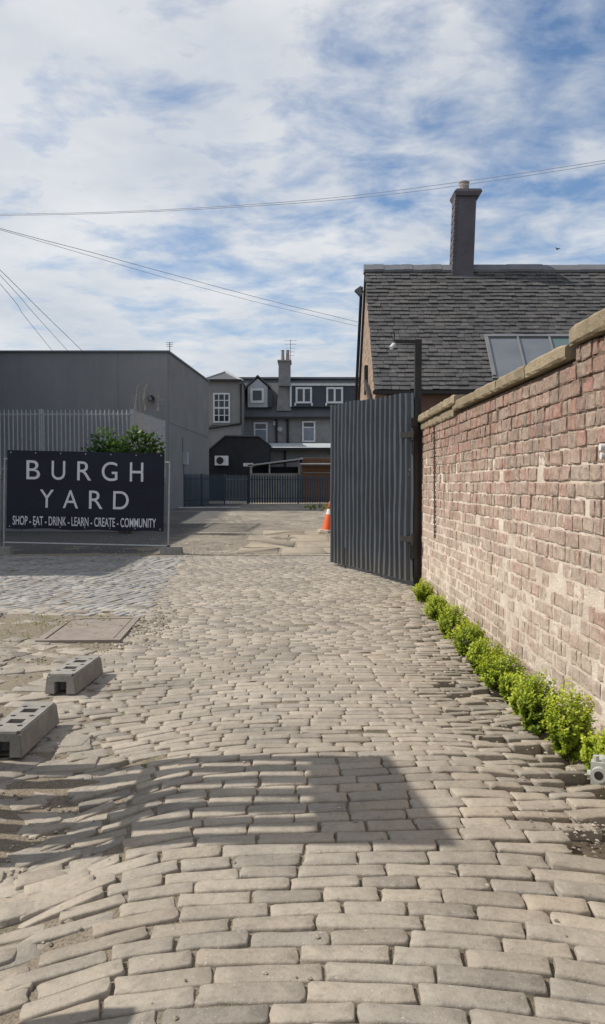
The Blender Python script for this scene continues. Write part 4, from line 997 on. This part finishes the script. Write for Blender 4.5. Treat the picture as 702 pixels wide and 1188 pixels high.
# ------------------------------------------------------------------ wires and bird
def wire(label,pts,r):
    P=[at(u,v,Y) for (u,v,Y) in pts]; out=[]
    for i in range(len(P)-1):
        p0=P[max(i-1,0)];p1=P[i];p2=P[i+1];p3=P[min(i+2,len(P)-1)]
        for k in range(8):
            t=k/8; out.append(.5*((2*p1)+(p2-p0)*t+(2*p0-5*p1+4*p2-p3)*t*t+(3*p1-p0-3*p2+p3)*t**3))
    out.append(P[-1]); b=MB(); b.tube(out,r,5); tag(b.build('overhead_wire',M['wire'],None),label,'wire','overhead wires')
A=[(-500,236,27),(-140,249,25),(0,248.5,24),(140,245.5,23),(280,238,22),(400,228,21),(530,211.5,20),(702,186,19),(900,150,18)]
wire('upper of the two close wires crossing the whole sky above the chimney',A,.0065)
wire('lower of the two close wires crossing the whole sky above the chimney',[(u,v+1.5+3.0*max(0,1-abs(u-560)/330.),Y) for u,v,Y in A],.0065)
wire('upper of the two wires sloping from the left edge to the slate gable',[(-400,155,13),(0,265,17),(105,292.5,19),(200,318.5,21),(310,348,23),(417,374,25.6)],.0065)
wire('lower of the two wires sloping from the left edge to the slate gable',[(-400,152,13),(0,266.5,17),(105,297,19),(200,324.5,21),(310,353.5,23),(417,379,25.6)],.005)
wire('rightmost of three thin wires dropping to the grey building roof',[(-260,60,24),(0,313,32),(45,358,36),(97,408.5,41.6)],.012)
wire('middle of three thin wires dropping to the grey building roof',[(-260,40,24),(0,319,32),(38,362,36),(80,408.5,41.6)],.010)
wire('leftmost of three thin wires dropping to the grey building roof',[(-260,30,24),(0,329,32),(28,366,36),(62,408.5,41.6)],.010)
bp=at(647,289,60); b=MB()
b.tube([(-.28,0,-.03),(-.12,0,.0),(.08,0,.02),(.2,0,.03),(.3,0,.02)],[.02,.09,.1,.05,.01],8)
b.add([(-.1,0,.05),(.12,0,.05),(.05,-.25,.16),(-.02,-.55,.10),(-.12,-.3,.13)],[(0,1,2,3,4)]); b.add([(-.1,0,.05),(.12,0,.05),(.05,.25,.16),(-.02,.55,.10),(-.12,.3,.13)],[(4,3,2,1,0)])
o=b.build('bird',M['bird'],None,loc=bp); o.rotation_euler=(0,0,R(-65)); o.scale=(.55,.55,.55); tag(o,'tiny dark bird flying in the blue sky right of the chimney','bird')
# ------------------------------------------------------------------ light, sky, camera
EL=R(46); AZ=R(4)
s=Vector((-math.cos(EL)*math.cos(AZ),math.cos(EL)*math.sin(AZ),math.sin(EL)))
L=bpy.data.lights.new('sun','SUN'); L.energy=4.9; L.angle=R(.55); L.color=(1.,.94,.85)
lo=bpy.data.objects.new('sun',L); col.objects.link(lo); lo.rotation_euler=s.to_track_quat('Z','Y').to_euler(); lo.location=(-20,5,25)
w=bpy.data.worlds.new('World'); sc.world=w; w.use_nodes=True; nt=w.node_tree
bg=nt.nodes['Background']; sky=nt.nodes.new('ShaderNodeTexSky'); sky.sky_type='NISHITA'; sky.sun_disc=False
sky.sun_elevation=EL; sky.sun_rotation=-(math.pi/2-AZ); sky.air_density=1.0; sky.dust_density=.6; sky.ozone_density=1.6
class WT(NT):
    def __init__(s): s.t=nt; s.co=None
W=WT()
tc=W.n('ShaderNodeTexCoord').outputs['Generated']
sep=W.n('ShaderNodeSeparateXYZ'); W.l(tc,sep.inputs[0])
zz=W.math('MAXIMUM',W.math('ADD',sep.outputs[2],.11),.03)
px=W.math('DIVIDE',sep.outputs[0],zz); py=W.math('DIVIDE',sep.outputs[1],zz)
cmb=W.n('ShaderNodeCombineXYZ'); W.l(px,cmb.inputs[0]); W.l(py,cmb.inputs[1]); cmb.inputs[2].default_value=4.2
pv=cmb.outputs[0]
n1=W.noise(.55,4,.5,co=pv,dist=.2); n2=W.noise(4.2,6,.58,co=W.scaled((1.,1.1,1),pv),dist=.25); n3=W.noise(8.,5,.6,co=pv)
f=W.math('ADD',W.math('MULTIPLY',n1,.62),W.math('ADD',W.math('MULTIPLY',n2,.80),W.math('MULTIPLY',n3,.10)))
f=W.math('ADD',f,W.math('MULTIPLY',sep.outputs[0],-.20))       # more cloud to the left
cov=W.ramp(f,[(.555,.06),(.66,.42),(.79,.96)])
shade=W.noise(1.3,5,.6,co=W.scaled((1,1,1),pv))
cloud=W.mix(W.ramp(shade,[(.32,0),(.62,1)]),(5.6,6.1,6.8),(8.4,8.45,8.5))
cov=W.math('MULTIPLY',cov,.93)
skyc=W.mix(1.,sky.outputs[0],(.84,1.10,1.30),'MULTIPLY')
# pale haze towards the horizon
hz=W.ramp(sep.outputs[2],[(0,.9),(.13,.5),(.34,.0)])
skyh=W.mix(hz,skyc,(5.0,6.0,7.3))
W.l(W.mix(cov,skyh,cloud),bg.inputs[0]); bg.inputs[1].default_value=.10
cam=bpy.data.cameras.new('camera'); co=bpy.data.objects.new('camera',cam); col.objects.link(co)
co.location=(0,0,EYE); co.rotation_euler=(math.pi/2-PITCH,0,0)
cam.sensor_fit='VERTICAL'; cam.sensor_height=36; cam.sensor_width=24; cam.lens=36*F/1188.; cam.clip_start=.05; cam.clip_end=1500
sc.camera=co
sc.view_settings.view_transform='Standard'; sc.view_settings.look='None'; sc.view_settings.exposure=0; sc.view_settings.gamma=1
sc.render.engine='CYCLES'; sc.cycles.use_denoising=True; sc.cycles.max_bounces=6
